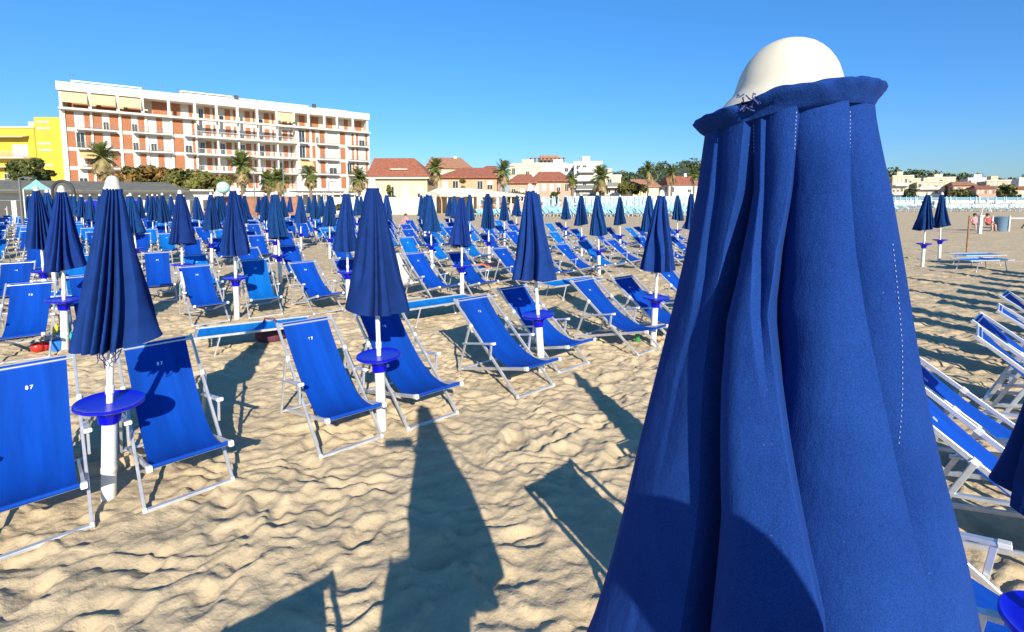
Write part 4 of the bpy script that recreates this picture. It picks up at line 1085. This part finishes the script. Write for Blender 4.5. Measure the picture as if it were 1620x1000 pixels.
def small_things_left():
    # teal gazebo
    p = at_y(58, 300, 31.0); t = thing('gazebo', 'small gazebo with pointed pale teal roof at the far left', 'gazebo', (p.x, p.y, 0))
    mt = paint('teal_canvas', (.20, .42, .40), .8)
    b = MB(); z0 = zat(299, 31); z1 = zat(284, 31); b.lathe([(.9, z0 - .06), (.9, z0), (.35, z0 + (z1 - z0) * .55), (.01, z1)], 4); b.build('roof', mt, t, False)
    for a in range(4):
        b = MB(); b.tube([(.85 * math.cos(a * PI / 2), .85 * math.sin(a * PI / 2), 0), (.85 * math.cos(a * PI / 2), .85 * math.sin(a * PI / 2), z0 - .05)], .04, 6); b.build('post', M['white'], t)
    # globe
    p = at_y(353, 297, 34.0); t = thing('globe_lamp', 'pale turquoise globe on a thin pole left of a navy umbrella cap', 'lamp', (p.x, p.y, 0))
    b = MB(); b.ball((0, 0, p.z), .42, 20, 14); b.build('globe', paint('turquoise_globe', (.42, .74, .70), .4), t)
    b = MB(); b.tube([(0, 0, 0), (0, 0, p.z - .4)], .04, 8); b.build('post', M['rail'], t)
    # arch
    p = at_y(99, 300, 33.0); b = MB(); rr = .75; b.tube([(-rr, 0, 0)] + [(-rr * math.cos(PI * i / 10), 0, 2.55 + rr * math.sin(PI * i / 10)) for i in range(11)] + [(rr, 0, 0)], .10, 8)
    o = b.build('garden_arch', M['dark']); o.location = (p.x, p.y, 0); tag(o, 'dark rounded arch rising over the cabin roof behind the left umbrella', 'arch')
    # lifeguard chair, pale grey
    p = B(14, 357); t = thing('lifeguard_chair', 'pale grey wooden lifeguard chair at the far left edge', 'lifeguard chair', (p[0], p[1], 0))
    for sx in (-.5, .5):
        for sy in (-.5, .5): b = MB(); b.bar((sx, sy, 0), (sx * .8, sy * .8, 1.5 if sy < 0 else 2.3), .09, .09); b.build('leg', M['concrete'], t)
    b = MB(); b.box(-.5, .5, -.5, .45, 1.25, 1.33); b.build('seat', M['concrete'], t, False)
    b = MB()
    for i in range(5): b.box(-.42, .42, -.43, -.40, .15 + i * .2, .28 + i * .2)
    b.build('front_board', M['shutter'], t, False)
    b = MB()
    for i in range(3): b.box(-.45, .45, .36, .40, 1.5 + i * .25, 1.68 + i * .25)
    b.build('backrest', M['shutter'], t, False)
    # thin flag posts
    for px, py0, Y, lb in ((30, 282, 24, 'thin grey pole left of the teal gazebo'), (447, 252, 48, 'tall thin grey lamp post in front of the hotel middle'), (401, 272, 52, 'thin grey lamp post right of the bushy palm before the hotel'), (553, 282, 50, 'thin grey lamp post at the right end of the hotel'), (520, 288, 50, 'short thin grey lamp post before the hotel veranda')):
        q = at_y(px, py0, Y); t = thing('lamp_post', lb, 'lamp post', (q.x, q.y, 0), 0, 'thin posts along the promenade')
        b = MB(); b.tube([(0, 0, -.1), (0, 0, q.z)], [.07, .045], 8); b.build('post', M['rail'], t)
        b = MB(); b.tube([(0, 0, q.z), (.25, 0, q.z + .05), (.5, 0, q.z + .02)], .035, 6); b.box(.35, .75, -.1, .1, q.z - .04, q.z + .04); b.build('lamp_head', M['rail'], t, False)
small_things_left()

# ---- houses in the middle distance
def red_house():
    Y = 84; x0 = xat(585, Y); w = xat(676, Y) - x0; t = thing('house', 'cream house with big red tiled hip roof and dormer right of the hotel', 'house', (x0, Y, 0))
    ze = zat(281, Y); zr = zat(251, Y + 6)
    boxpart('wall', t, M['cream'], 0, w, 0, 12, -.2, ze); rf = prism_roof(t, 0, w, 0, 12, ze + .03, zr, M['rtile'], -.2, 4.0, .6)
    boxpart('cornice', t, M['white'], -.62, w + .62, -.66, -.61, ze - .25, ze - .02)
    d0 = xat(617, Y) - x0; d1 = xat(640, Y) - x0; zd = zat(270, Y)
    dm = MB(); dm.box(d0, d1, 1.6, 4.4, zd - .9, zd + .2, 0); dm.box(d0 + .3, d1 - .3, 1.56, 1.598, zd - .45, zd, 1); dm.box(d0 - .2, d1 + .2, 1.3, 4.6, zd + .202, zd + .36, 2); dm.build('dormer', [M['cream'], M['glass'], M['white']], rf, False)
    for i in range(4): c = w * (i + .5) / 4; window(t, c - .5, c + .5, ze * .3, ze * .72, -.003, (0, 2, 0, 1)[i])
red_house()
house('cream house with brown tiled roof behind the fan palm', 676, 745, 118, 266, M['cream'], M['btile'], 250, 14, .1, 3, 4, (1, 3), seed=2, chimney=True)
house('peach house with low red hip roof in front of the cream house', 694, 786, 82, 280.5, M['peach'], M['rtile'], 266, 10, 0, 2, 5, (4, 3), seed=3)
house('small pink house tucked right of the brown roofed cream house', 757, 790, 105, 272, M['salmon'], M['rtile'], 263, 9, 0, 2, 2, (2, 2), seed=4)
house('cream terraced block with crenellated roof terrace on the rise', 806, 872, 140, 262, M['cream'], None, None, 12, 0, 3, 6, seed=5, balcony=True, name='apartment_building', cat='building')
def crown_house():
    Y = 150; x0 = xat(838, Y); w = xat(896, Y) - x0; t = thing('apartment_building', 'brown topped apartment block with dark pergola posts on its roof', 'building', (x0, Y, 0))
    z1 = zat(258, Y); boxpart('wall', t, M['beige'], 0, w, 0, 12, 0, z1); b = MB()
    for i in range(9): q = w * i / 9; b.box(q, q + w * .05, 0, .3, z1 + .003, zat(251, Y), 0)
    b.box(w * .3, w * .8, 2, 8, z1 + .004, zat(246, Y), 1); b.box(0, w, -.3, .6, zat(251, Y) + .003, zat(250, Y), 1); b.build('pergola', [M['dark'], M['btile']], t, False)
    for i in range(6):
        for f in range(3): c = w * (i + .5) / 6; window(t, c - .6, c + .6, z1 * .3 * f + 2, z1 * .3 * f + 3.6, -.003, (i + f) % 3)
crown_house()
house('white apartment block with recessed balconies behind the salmon house', 858, 912, 125, 263, M['white'], None, None, 12, -.1, 4, 5, seed=6, balcony=True, name='apartment_building', cat='building')
house('tallest white apartment block of the middle with stepped top', 908, 951, 115, 259, M['white'], None, None, 12, -.1, 5, 4, seed=9, balcony=True, name='apartment_building', cat='building')
house('salmon house with red roof in front of the white blocks', 842, 903, 88, 286, M['salmon'], M['rtile'], 272, 9, 0, 2, 5, (2, 2), seed=7)
house('low pink house with red roof left of the salmon house', 806, 846, 84, 289, M['salmon'], M['rtile'], 276, 9, 0, 1, 3, (2, 1), seed=11)
house('slim cream building with white roof right of the round palm', 957, 982, 105, 280, M['beige'], None, None, 9, 0, 3, 2, seed=8, balcony=True)
house('low tan house with gabled roof below the hill palms', 1000, 1042, 120, 295, M['cream'], M['btile'], 284, 8, 0, 2, 3, (1, 1), seed=12)
house('cream house with orange tiled roof left of the foreground umbrella', 1058, 1112, 125, 292, M['white'], M['rtile'], 279, 9, 0, 2, 4, (1, 1), seed=13, chimney=True)
for i, (a, b_, Y, tp, m, rf, rd, lb) in enumerate((
    (1411, 1436, 170, 280, 'cream', None, None, 'cream block just right of the foreground umbrella edge'),
    (1434, 1452, 200, 284, 'beige', None, None, 'narrow beige block second in the distant right town'),
    (1450, 1484, 190, 289, 'cream', None, None, 'wide cream block with balconies above the pair of umbrellas'),
    (1482, 1512, 190, 292, 'cream', None, None, 'low cream block with regular windows between the umbrella caps'),
    (1508, 1534, 180, 293, 'peach', 'btile', 288, 'brown roofed peach house in the distant right town'),
    (1530, 1562, 210, 283, 'white', None, None, 'white flat roofed block tallest in the distant right town'),
    (1545, 1568, 170, 298, 'salmon', 'rtile', 294, 'low salmon house with red roof in the distant right town'),
    (1560, 1588, 175, 287, 'yellow', None, None, 'pale yellow block in the distant right town'),
    (1600, 1640, 165, 299, 'beige', 'rtile', 295, 'low red roofed house by the right edge'),
    (1611, 1650, 185, 283, 'white', None, None, 'white block with dark top cut by the right edge'),
    (1466, 1500, 240, 282, 'beige', None, None, 'far beige block on the wooded slope behind the pair of umbrellas'))):
    house(lb, a, b_, Y, tp, M[m] if m != 'yellow' else M['cream'], M[rf] if rf else None, rd, 10, -.5, 3 if rf is None else 2, 5, (1, 1), seed=20 + i, balcony=(rf is None), name='house' if rf else 'apartment_building', cat='house' if rf else 'building')

# white low walls, pavilion, screens
def wall_run(name, label, px0, px1, Y0, Y1, z, m, cat='wall', th=.3):
    a = at_y(px0, 312, Y0); c = at_y(px1, 312, Y1); ang = math.atan2(c.y - a.y, c.x - a.x); L = math.hypot(c.x - a.x, c.y - a.y)
    b = MB(); b.box(0, L, 0, th, -.2, z); b.box(-.05, L + .05, -.05, th + .05, z + .002, z + .1); o = b.build(name, m, None, False); o.location = (a.x, a.y, 0); o.rotation_euler = (0, 0, ang); tag(o, label, cat); return o
wall_run('boundary_wall', 'low white wall between the hotel veranda and the central umbrella', 520, 690, 62, 62, 2.1, M['white'])
wall_run('beach_screen', 'long white windbreak screen behind the pale neighbouring beach', 838, 1120, 94, 94, 2.3, M['white'])
wall_run('boundary_wall', 'dark wooden fence below the hotel at the left of the veranda', 336, 470, 50, 56, 2.2, M['btile'], 'fence')
def pavilion():
    Y = 63; x0 = xat(664, Y); w = xat(834, Y) - x0; t = thing('beach_pavilion', 'long low open pavilion with pale gabled roof behind the umbrellas', 'pavilion', (x0, Y, 0))
    ze = zat(310, Y) + .05; zr = zat(297, Y)
    b = MB(); w2 = w
    b.add([(0, 0, ze), (w, 0, ze), (w, 6, ze), (0, 6, ze), (w * .14, 3, zr), (w * .45, 3, zr), (0, 0, ze - .12), (w, 0, ze - .12), (w, 6, ze - .12), (0, 6, ze - .12), (w * .99, 3, ze + .15)],
        [(0, 1, 10, 5, 4), (2, 3, 4, 5, 10), (3, 0, 4), (1, 2, 10), (6, 7, 1, 0), (7, 8, 2, 1), (8, 9, 3, 2), (9, 6, 0, 3), (9, 8, 7, 6)]); b.build('roof', mat('pale_roof_sheet', (.70, .62, .47), .8, vary=.1, vscale=1), t, False)
    for i in range(9): q = w * (i + .1) / 8.4; b = MB(); b.box(q, q + .14, .3, .44, -.1, ze - .125); b.build('post', M['white'], t, False)
    b = MB(); b.box(0, w * .5, 5.2, 5.4, -.1, ze - .13); b.build('back_wall', M['cream'], t, False)
    b = MB(); a = [(w * .02 + 1.3 * (1 - math.cos(PI * i / 10)), -.2, 1.6 + 1.2 * math.sin(PI * i / 10)) for i in range(11)]; b.tube([(a[0][0], -.2, 0)] + a + [(a[-1][0], -.2, 0)], .07, 6); b.build('arch', M['salmon'], t)
pavilion()

# ---- vegetation
def leafcloud(centers, radii, n, size, seed, flat=.8):
    r = np.random.RandomState(seed); centers = np.array(centers); radii = np.array(radii)
    pr = radii.prod(1) ** .8 if radii.ndim > 1 else radii ** 2; idx = r.choice(len(centers), n, p=pr / pr.sum())
    d = r.normal(size=(n, 3)); d /= np.linalg.norm(d, axis=1)[:, None]; q = r.uniform(.25, 1.0, n) ** .45
    P = centers[idx] + d * q[:, None] * (radii[idx] if radii.ndim > 1 else radii[idx][:, None])
    nrm = d + r.normal(size=(n, 3)) * .7; nrm[:, 2] += .35; nrm /= np.linalg.norm(nrm, axis=1)[:, None]
    t1 = np.cross(nrm, r.normal(size=(n, 3))); t1 /= np.linalg.norm(t1, axis=1)[:, None]; t2 = np.cross(nrm, t1)
    s = size * r.uniform(.5, 1.4, n)[:, None]
    V = np.stack([P - t1 * s, P - t2 * s * .55, P + t1 * s, P + t2 * s * .55], 1).reshape(-1, 3)
    return V, np.arange(n * 4).reshape(-1, 4)
def tree(label, px, Y, ytop, wpx, m, n=2600, size=.22, seed=1, cat='tree', name='tree', ybot=None, lumps=16, group=None, trunk=True):
    x = xat(px, Y); zt = zat(ytop, Y); w = wpx * Y / F; z0 = zat(ybot, Y) if ybot else zt * .3
    r_ = random.Random(seed); t = thing(name, label, cat, (x, Y, 0), 0, group); cs = []; rs = []
    hh = zt - z0
    for i in range(lumps):
        a = r_.uniform(-1, 1); up = r_.uniform(0, 1) * (1 - .5 * a * a); q = r_.uniform(.20, .34) * min(w * .6, hh)
        cs.append((a * (w / 2 - q * .7), r_.uniform(-.35, .35) * min(w, 4), z0 + q + up * max(hh - 2 * q, .1))); rs.append((q * r_.uniform(.9, 1.4), q, q * r_.uniform(.7, 1)))
    V, Fq = leafcloud(cs, rs, int(n * 1.8), size * 1.1, seed); link('crown' if trunk else 'foliage', npmesh('crown', V, Fq, m), t)
    b = MB(); ns = 1 if w < 4 else 3
    for i in range(ns):
        bx = 0 if ns == 1 else (i - 1) * w * .28
        b.tube([(bx, 0, -.2), (bx + .1, 0, z0 * .8 + .3)], [.14, .09], 7)
        for q in range(3): c = r_.choice(cs); b.tube([(bx + .1, 0, z0 * .8 + .2), ((bx + c[0]) / 2, c[1] / 2, (z0 + c[2]) / 2 + .2), c], [.08, .05, .02], 5)
    b.build('trunk', M['bark'], t)
    return t
def palm_mesh(seed, rc=1.7, skirt=1.0, upr=1.0):
    r_ = random.Random(seed); g = MB(); d = MB()
    def frond(mb, az, el, ln, droop, wd=.42, mi=0):
        p = Vector((0, 0, 0)); dirv = Vector((math.cos(az) * math.cos(el), math.sin(az) * math.cos(el), math.sin(el))); pts = [p.copy()]; dirs = [dirv.copy()]
        for i in range(6): p = p + dirv * ln / 6; dirv = (dirv + Vector((0, 0, -droop))).normalized(); pts.append(p.copy()); dirs.append(dirv.copy())
        for i in range(2, 7):
            side = dirs[i].cross(Vector((0, 0, 1)))
            if side.length < .1: side = Vector((math.sin(az), -math.cos(az), 0))
            side.normalize()
            for sg in (-1, 1):
                for q in range(2):
                    b0 = pts[i - 1].lerp(pts[i], q * .5); tip = b0 + side * sg * wd * ln * (.5 if i > 2 else .35) + dirs[i] * ln * .16 + Vector((0, 0, -.10 * ln * r_.random()))
                    wv = dirs[i] * .085 * ln; mb.add([b0 - wv * .5, b0 + wv * .5, tip], [(0, 1, 2)], mi)
        mb.tube(pts, [.025, .02, .02, .015, .012, .01, .006], 4, mi, False)
    for i in range(64): frond(g, r_.uniform(0, 6.28), r_.uniform(-.35, 1.45) * upr, rc * r_.uniform(.75, 1.05), r_.uniform(.08, .22))
    for i in range(int(70 * skirt)): frond(d, r_.uniform(0, 6.28), r_.uniform(-1.5, -.5), rc * r_.uniform(.7, 1.15), .12)
    return g, d
PALM = []
for s_, sk_ in ((1, 1.0), (2, .6), (3, .25)):
    g, d = palm_mesh(s_, 1.7, sk_); PALM.append((g.mesh('crown', M['palmleaf'], False), d.mesh('dead_fronds', M['deadleaf'], False)))
def palm(label, px, Y, ycrown, sc, v=0):
    x = xat(px, Y); z = zat(ycrown, Y); t = thing('palm_tree', label, 'palm tree', (x, Y, 0), 0, 'palms along the promenade')
    b = MB(); b.tube([(0, 0, -.2), (.06, 0, z * .5), (0, 0, z)], [.26, .2, .19], 9); b.build('trunk', M['trunk'], t)
    c = link('crown', PALM[v][0], t); c.location = (0, 0, z); c.scale = (sc * 1.05,) * 3; c.rotation_euler = (0, 0, px)
    c = link('dead_fronds', PALM[v][1], t); c.location = (0, 0, z); c.scale = (sc * 1.0, sc * 1.0, sc * 1.2); c.rotation_euler = (0, 0, px * .7)
for a in (('bushy palm with thick skirt of dead fronds before the left end of the hotel', 165, 52, 250, 1.0, 0), ('tall palm with brown skirt before the middle of the hotel', 383, 55, 262, 1.0, 0),
          ('small green palm left of the tall lamp post before the hotel', 424, 62, 284, .8, 1), ('leafy palm right beside the tall lamp post before the hotel', 442, 60, 283, .95, 1), ('palm with sparse skirt before the hotel veranda', 491, 64, 277, .85, 1),
          ('palm at the right corner of the hotel', 568, 66, 281, .95, 1), ('fan palm before the brown roofed cream house', 689, 72, 267, .95, 0), ('slender palm with long skirt left of the low pink house', 796, 72, 271, 1.0, 0),
          ('small palm before the white apartment block', 905, 80, 284, .75, 1), ('round headed palm right of the white apartment blocks', 951, 74, 281, 1.15, 0), ('tall slim palm against the hill', 1025, 95, 270, 1.15, 2), ('slim palm right of the tall palm on the hill', 1062, 100, 273, 1.1, 2), ('palm nearest the foreground umbrella on the hill', 1097, 100, 276, 1.0, 2)):
    palm(*a)
tree('dark green leafy tree before the yellow building', 46, 50, 247, 40, M['leaf'], 2600, .22, 3, ybot=290)
tree('olive bush right of the dark tree before the yellow building', 76, 52, 265, 36, M['leafo'], 1500, .22, 4, cat='shrub', name='shrub')
tree('rust tinged shrub mass rising behind the cabin roof', 236, 50, 259, 80, M['leafr'], 4200, .22, 5, cat='shrub', name='shrub', ybot=306, lumps=26)
tree('olive green shrub mass left of the turquoise globe', 306, 48, 266, 92, M['leafo'], 4200, .22, 6, cat='shrub', name='shrub', ybot=308, lumps=26)
tree('dark green shrub between bushy palm and rusty shrubs', 204, 49, 263, 26, M['leaf'], 1500, .2, 7, cat='shrub', name='shrub', ybot=300)
tree('small round tree before the cream house with red roof', 617, 70, 290, 14, M['leafo'], 900, .2, 8)
tree('small round tree before the peach house', 731, 72, 281, 18, M['leafo'], 900, .2, 9)
tree('small round tree before the salmon house', 878, 76, 290, 14, M['leaf'], 900, .2, 10)
tree('low hedge at the foot of the low pink house', 818, 74, 296, 30, M['leafo'], 1200, .2, 11, cat='hedge', name='hedge')
tree('dense green trees right of the slim cream building', 1000, 100, 283, 42, M['leafo'], 2400, .3, 12, ybot=309)
tree('dark broad tree behind the slim cream building', 985, 150, 272, 50, M['leafd'], 2400, .45, 13)
tree('patch of low green grass bushes on the sand before the white wall', 541, 50, 320, 22, M['leafo'], 800, .12, 14, cat='shrub', name='shrub', ybot=334)
for i, (px, Y, tp, w) in enumerate(((1440, 150, 290, 16), (1520, 150, 297, 18), (1536, 150, 297, 14), (1592, 140, 291, 22), (1602, 140, 295, 16))):
    tree('dark green tree %s from the left before the distant right town' % ORD[i], px, Y, tp, w, M['leafo'] if i % 2 else M['leafd'], 900, .4, 40 + i, group='trees before the distant town')
def hill():
    for nm, pts, Y, dep in (('hills', [(930, 308), (970, 283), (1010, 275), (1060, 266), (1100, 261), (1150, 258), (1250, 262), (1330, 272), (1400, 280), (1450, 278), (1480, 279), (1530, 292), (1590, 295), (1700, 292)], 320, 200),):
        rows = []; n = 120
        xs_ = [p[0] for p in pts]; ys_ = [p[1] for p in pts]
        for i in range(n + 1):
            px = xs_[0] + (xs_[-1] - xs_[0]) * i / n; zt = max(0, zat(float(np.interp(px, xs_, ys_)), Y)); col = []
            for k in range(13):
                v = k / 12; yy = Y - 90 + v * 220; hz = zt * math.sin(min(1, v / .42) * PI / 2) ** 1.3 if v < .42 else zt * (1 - (v - .42) / .58 * .8)
                col.append((xat(px, Y) , yy, hz * (1 + .05 * math.sin(i * .9 + k * 2)) - .5))
            rows.append(col)
        b = MB(); b.grid(rows); o = b.build(nm, M['hillm']); o['kind'] = 'structure'
        cs = []; rs = []; r_ = random.Random(3)
        for i in range(420):
            q = r_.randrange(n); k = r_.randrange(2, 6); p = rows[q][k]; rr = r_.uniform(1.8, 4.2); cs.append((p[0], p[1], p[2] + rr * .5)); rs.append((rr * 1.2, rr, rr * .85))
        V, Fq = leafcloud(cs, rs, 22000, .9, 77); w = link('wood', npmesh('wood', V, Fq, M['leafd'])); w['kind'] = 'stuff'; w['label'] = 'far green wood covering the low hill'
hill()

# ---- pale neighbouring beach
def pale_beach():
    pale = mat('pale_blue_canvas', (.22, .42, .52), .85, vary=.3, vscale=2); pw = mat('white_canvas', (.75, .76, .74), .85, vary=.1, vscale=2)
    pu = mat('pale_sky_canvas', (.36, .50, .56), .85, vary=.25, vscale=2)
    u = thing('beach_umbrella', 'p', 'umbrella'); b = MB(); b.lathe([(.03, 2.35), (.07, 2.3), (.13, 1.8), (.2, 1.15), (.17, 1.15)], 8); b.build('canopy', pu, u); b = MB(); b.tube([(0, 0, 0), (0, 0, 1.3)], .03, 6); b.build('pole', M['white'], u); freeze(u)
    l = thing('sunbed', 'p', 'sunbed'); b = MB(); b.box(-.3, .3, -.9, .5, .3, .36); b.add([(-.3, .5, .3), (.3, .5, .3), (.3, 1.0, .8), (-.3, 1.0, .8), (-.3, .5, .36), (.3, .5, .36), (.3, .97, .84), (-.3, .97, .84)], [(3, 2, 1, 0), (4, 5, 6, 7), (0, 1, 5, 4), (1, 2, 6, 5), (2, 3, 7, 6), (3, 0, 4, 7)]); b.build('mattress', pale, l, False)
    b = MB()
    for sx in (-.27, .27):
        for sy in (-.8, .8): b.box(sx - .025, sx + .025, sy - .025, sy + .025, 0, .299)
    b.build('legs', M['white'], l, False); freeze(l)
    r_ = random.Random(5); n = 0
    for (pa, pb, Ya, Yb, nx, ny) in ((742, 1100, 56, 90, 24, 6), (1418, 1640, 75, 120, 14, 5)):
        for i in range(ny):
            Y = Ya + (Yb - Ya) * i / (ny - 1)
            for k in range(nx):
                px = pa + (pb - pa) * (k + .5 * (i % 2)) / nx + r_.uniform(-3, 3); x = xat(px, Y)
                if px < 840 and Y > 60: continue
                where = 'left of the foreground umbrella' if px < 1250 else 'at the far right'
                if not (px > 1400 and r_.random() < .6): dup(u, (x, Y, 0), r_.uniform(0, 6), 'closed white umbrella on the pale neighbouring beach %s' % where, 'pale umbrellas of the neighbouring beach ' + where)
                for dx in ((-.75,) if px > 1400 else (-.75, .75)): dup(l, (x + dx, Y - .6, 0), RZ + r_.uniform(-.3, .3), 'pale blue sunbed on the neighbouring beach %s' % where, 'pale sunbeds of the neighbouring beach ' + where)
    for p in (u, l):
        for ch in TREE[p.name]: bpy.data.objects.remove(ch)
        bpy.data.objects.remove(p)
    bl = mat('blue_board', (.10, .28, .42), .7, vary=.1)
    for i, (pa, pb, Y, z, lb) in enumerate(((1405, 1660, 128, 1.7, 'long low white and blue beach hut row at the far right'), (1480, 1660, 100, .9, 'nearer low blue edged boat shelter row at the far right'))):
        a = xat(pa, Y); c = xat(pb, Y); t = thing('beach_huts', lb, 'beach hut', (a, Y, 0)); boxpart('wall', t, M['white'], 0, c - a, 0, 2.5, -.1, z)
        boxpart('roof', t, bl if i == 0 else M['white'], -.3, c - a + .3, -.4, 2.9, z + .003, z + .5)
pale_beach()

# ---- people, toys, small bits
def seated_person(label, loc, rz, shirt, sc=1.0):
    pts = [(0, 0, .52), (0, .05, .72), (0, .08, .92), (0, .08, 1.02), (0, .06, 1.10), (0, .05, 1.2), (-.17, .07, .93), (-.24, -.02, .70), (-.2, -.25, .62), (.17, .07, .93), (.24, -.02, .70), (.2, -.25, .62), (-.1, -.05, .50), (-.12, -.42, .50), (-.12, -.48, .08), (-.12, -.6, .04), (.1, -.05, .50), (.12, -.42, .50), (.12, -.48, .08), (.12, -.6, .04)]
    ed = [(0, 1), (1, 2), (2, 3), (3, 4), (4, 5), (2, 6), (6, 7), (7, 8), (2, 9), (9, 10), (10, 11), (0, 12), (12, 13), (13, 14), (14, 15), (0, 16), (16, 17), (17, 18), (18, 19)]
    ra = [.15, .14, .14, .06, .09, .08, .06, .045, .035, .06, .045, .035, .08, .06, .04, .035, .08, .06, .04, .035]
    o = skin_person('person', label, pts, ed, ra, [M['skin'], shirt], 'people sitting far off on the beach'); o.location = loc; o.rotation_euler = (0, 0, rz); o.scale = (sc * .9,) * 3
    for p in o.data.polygons:
        if .4 < p.center.z < .98 and abs(p.center.x) < .22 and p.center.y > -.2: p.material_index = 1
    b = MB(); b.ball((0, .075, 1.19), .115, 12, 8, sc=(.95, 1, 1)); b.build('hair', M['hair'], o)
for lb, x, y, sh in (('person in red top sitting between the far umbrellas left of centre', *B(324, 352), 'cloth_red'), ('person in pink sitting far off behind the left umbrella', *B(126, 352), 'cloth_pink'), ('person in pale top sitting near the far umbrellas right of centre', *B(641, 366), 'cloth_pink'),
                     ('person in red sitting beside the white post at the far right', *B(1562, 366), 'cloth_red'), ('person in pink sitting left of the white post at the far right', *B(1541, 366), 'cloth_pink')):
    seated_person(lb, (x, y, 0), R.uniform(-.6, .6), M[sh])
def small_right():
    p = B(1549, 370); t = thing('sign_post', 'short thick white post on the sand at the far right', 'post', (p[0], p[1], 0))
    b = MB(); b.box(-.08, .08, -.08, .08, -.1, 1.05); b.box(-.12, .12, -.12, .12, 1.052, 1.12); b.build('post', M['white'], t, False); b = MB(); b.tube([(0, 0, 1.0), (.1, 0, 1.7), (.45, 0, 1.75), (.62, 0, 1.3)], .035, 6); b.build('arm', M['white'], t)
    p = B(1582, 366); t = thing('litter_bin', 'blue and pale grey litter bin on the sand at the far right', 'bin', (p[0], p[1], 0)); b = MB(); b.lathe([(.30, 0), (.34, .85), (.36, .9), (.25, .95), (.01, .97)], 14); b.build('body', paint('bin_blue', (.10, .18, .27)), t)
    for sx in (-.55, .55): b = MB(); b.box(sx - .04, sx + .04, -.04, .04, 0, 1.0); b.build('post', M['shutter'], t, False)
    p = B(1606, 362); t = thing('picnic_table', 'white picnic table near the right edge beyond the bare sand', 'table', (p[0], p[1], 0)); b = MB(); b.box(-1, 1, -.4, .4, .72, .78); b.build('tabletop', M['shutter'], t, False)
    for sx in (-.8, .8): b = MB(); b.bar((sx, -.35, 0), (sx, .1, .72), .08, .08); b.bar((sx, .35, 0), (sx, -.1, .72), .08, .08); b.build('leg', M['rail'], t)
    p = B(1509, 402); b = MB(); b.tube([(0, 0, -.1), (0, 0, 1.5)], .03, 8); o = b.build('wooden_stake', M['btile']); o.location = (p[0] + .3, p[1] - .2, 0); tag(o, 'thin brown wooden stake right of the pair of umbrellas', 'stake')
small_right()
def toys():
    cols = {'red': (.65, .03, .02), 'yellow': (.8, .6, .03), 'blue': (.03, .2, .7), 'cyan': (.05, .55, .65), 'orange': (.8, .25, .03)}
    for px, py, kind, c, lb in ((122, 545, 'bucket', 'cyan', 'cyan toy bucket on the sand left of the tall umbrella'), (128, 557, 'bucket', 'yellow', 'yellow toy bucket beside the cyan one'), (92, 556, 'bucket', 'blue', 'blue toy bucket left of the white pole'),
                            (70, 557, 'ball', 'red', 'red toy ball behind the chair numbered 87'), (82, 549, 'spade', 'yellow', 'yellow toy spade standing in the sand'), (137, 556, 'ball', 'orange', 'small orange ball beside the toy buckets'), (60, 560, 'ball', 'red', 'leftmost red toy ball behind the chair numbered 87')):
        x, y = B(px, py); z = gz(x, y); b = MB(); m = paint('toy_' + c + kind, cols[c], .3)
        if kind == 'bucket':
            b.lathe([(.001, .002), (.065, .002), (.085, .15), (.093, .155), (.085, .16), (.06, .02), (.001, .015)], 16); b.tube([(.085 * math.cos(PI * i / 8), 0, .15 + .07 * math.sin(PI * i / 8)) for i in range(9)], .005, 5)
        elif kind == 'ball': b.ball((0, 0, .07), .075, 14, 10); b.lathe([(.0755, .066), (.0758, .07), (.0755, .074)], 14)
        else: b.tube([(0, 0, -.02), (.03, .02, .2)], .012, 6); b.bar((.03, .02, .2), (.05, .035, .33), .09, .012); 
        o = b.build('toy_' + kind, m); o.location = (x, y, z); tag(o, lb, 'beach toy')
    x, y = B(428, 540); b = MB(); b.grid([[(.22 * math.cos(2 * PI * k / 14) * q, .14 * math.sin(2 * PI * k / 14) * q + .01 * math.sin(3 * k), zz) for k in range(14)] for q, zz in ((.8, 0), (1, .05), (1, .13), (.85, .2), (.5, .24), (.05, .25))], closed=True); b.tube([(-.12, 0, .2), (-.07, 0, .34), (.07, 0, .34), (.12, 0, .2)], .012, 6)
    o = b.build('beach_bag', paint('maroon_bag', (.12, .03, .06), .8)); o.location = (x, y, gz(x, y)); tag(o, 'maroon beach bag on the sand under the flat sunbed', 'bag')
    x, y = B(1008, 543); b = MB(); b.lathe([(.001, 0), (.035, .005), (.035, .14), (.015, .18), (.015, .21), (.001, .212)], 12); o = b.build('bottle', paint('green_bottle', (.02, .25, .05), .25)); o.location = (x, y, gz(x, y)); tag(o, 'small green bottle on the sand at a chair foot', 'bottle')
    x, y = B(768, 378); b = MB(); b.grid([[(-.4 + .8 * i / 8, -.3 + .6 * k / 8, .37 + .02 * math.sin(i * 2 + k)) for k in range(9)] for i in range(9)]); b.grid([[(-.4 + .8 * i / 8, -.3 + .6 * k / 8, .35 + .02 * math.sin(i * 2 + k)) for k in range(9)] for i in range(9)][::-1]); b.tube([(-.4, -.3, .36), (.4, -.3, .36)], .012, 6)
    o = b.build('towel', paint('coral_towel', (.75, .22, .14), .9)); o.location = (-.55, 13.0, gz(-.5, 12.9) - .02); o.rotation_euler = (0, 0, RZ); tag(o, 'coral towel laid on the far flat sunbed', 'towel')
toys()
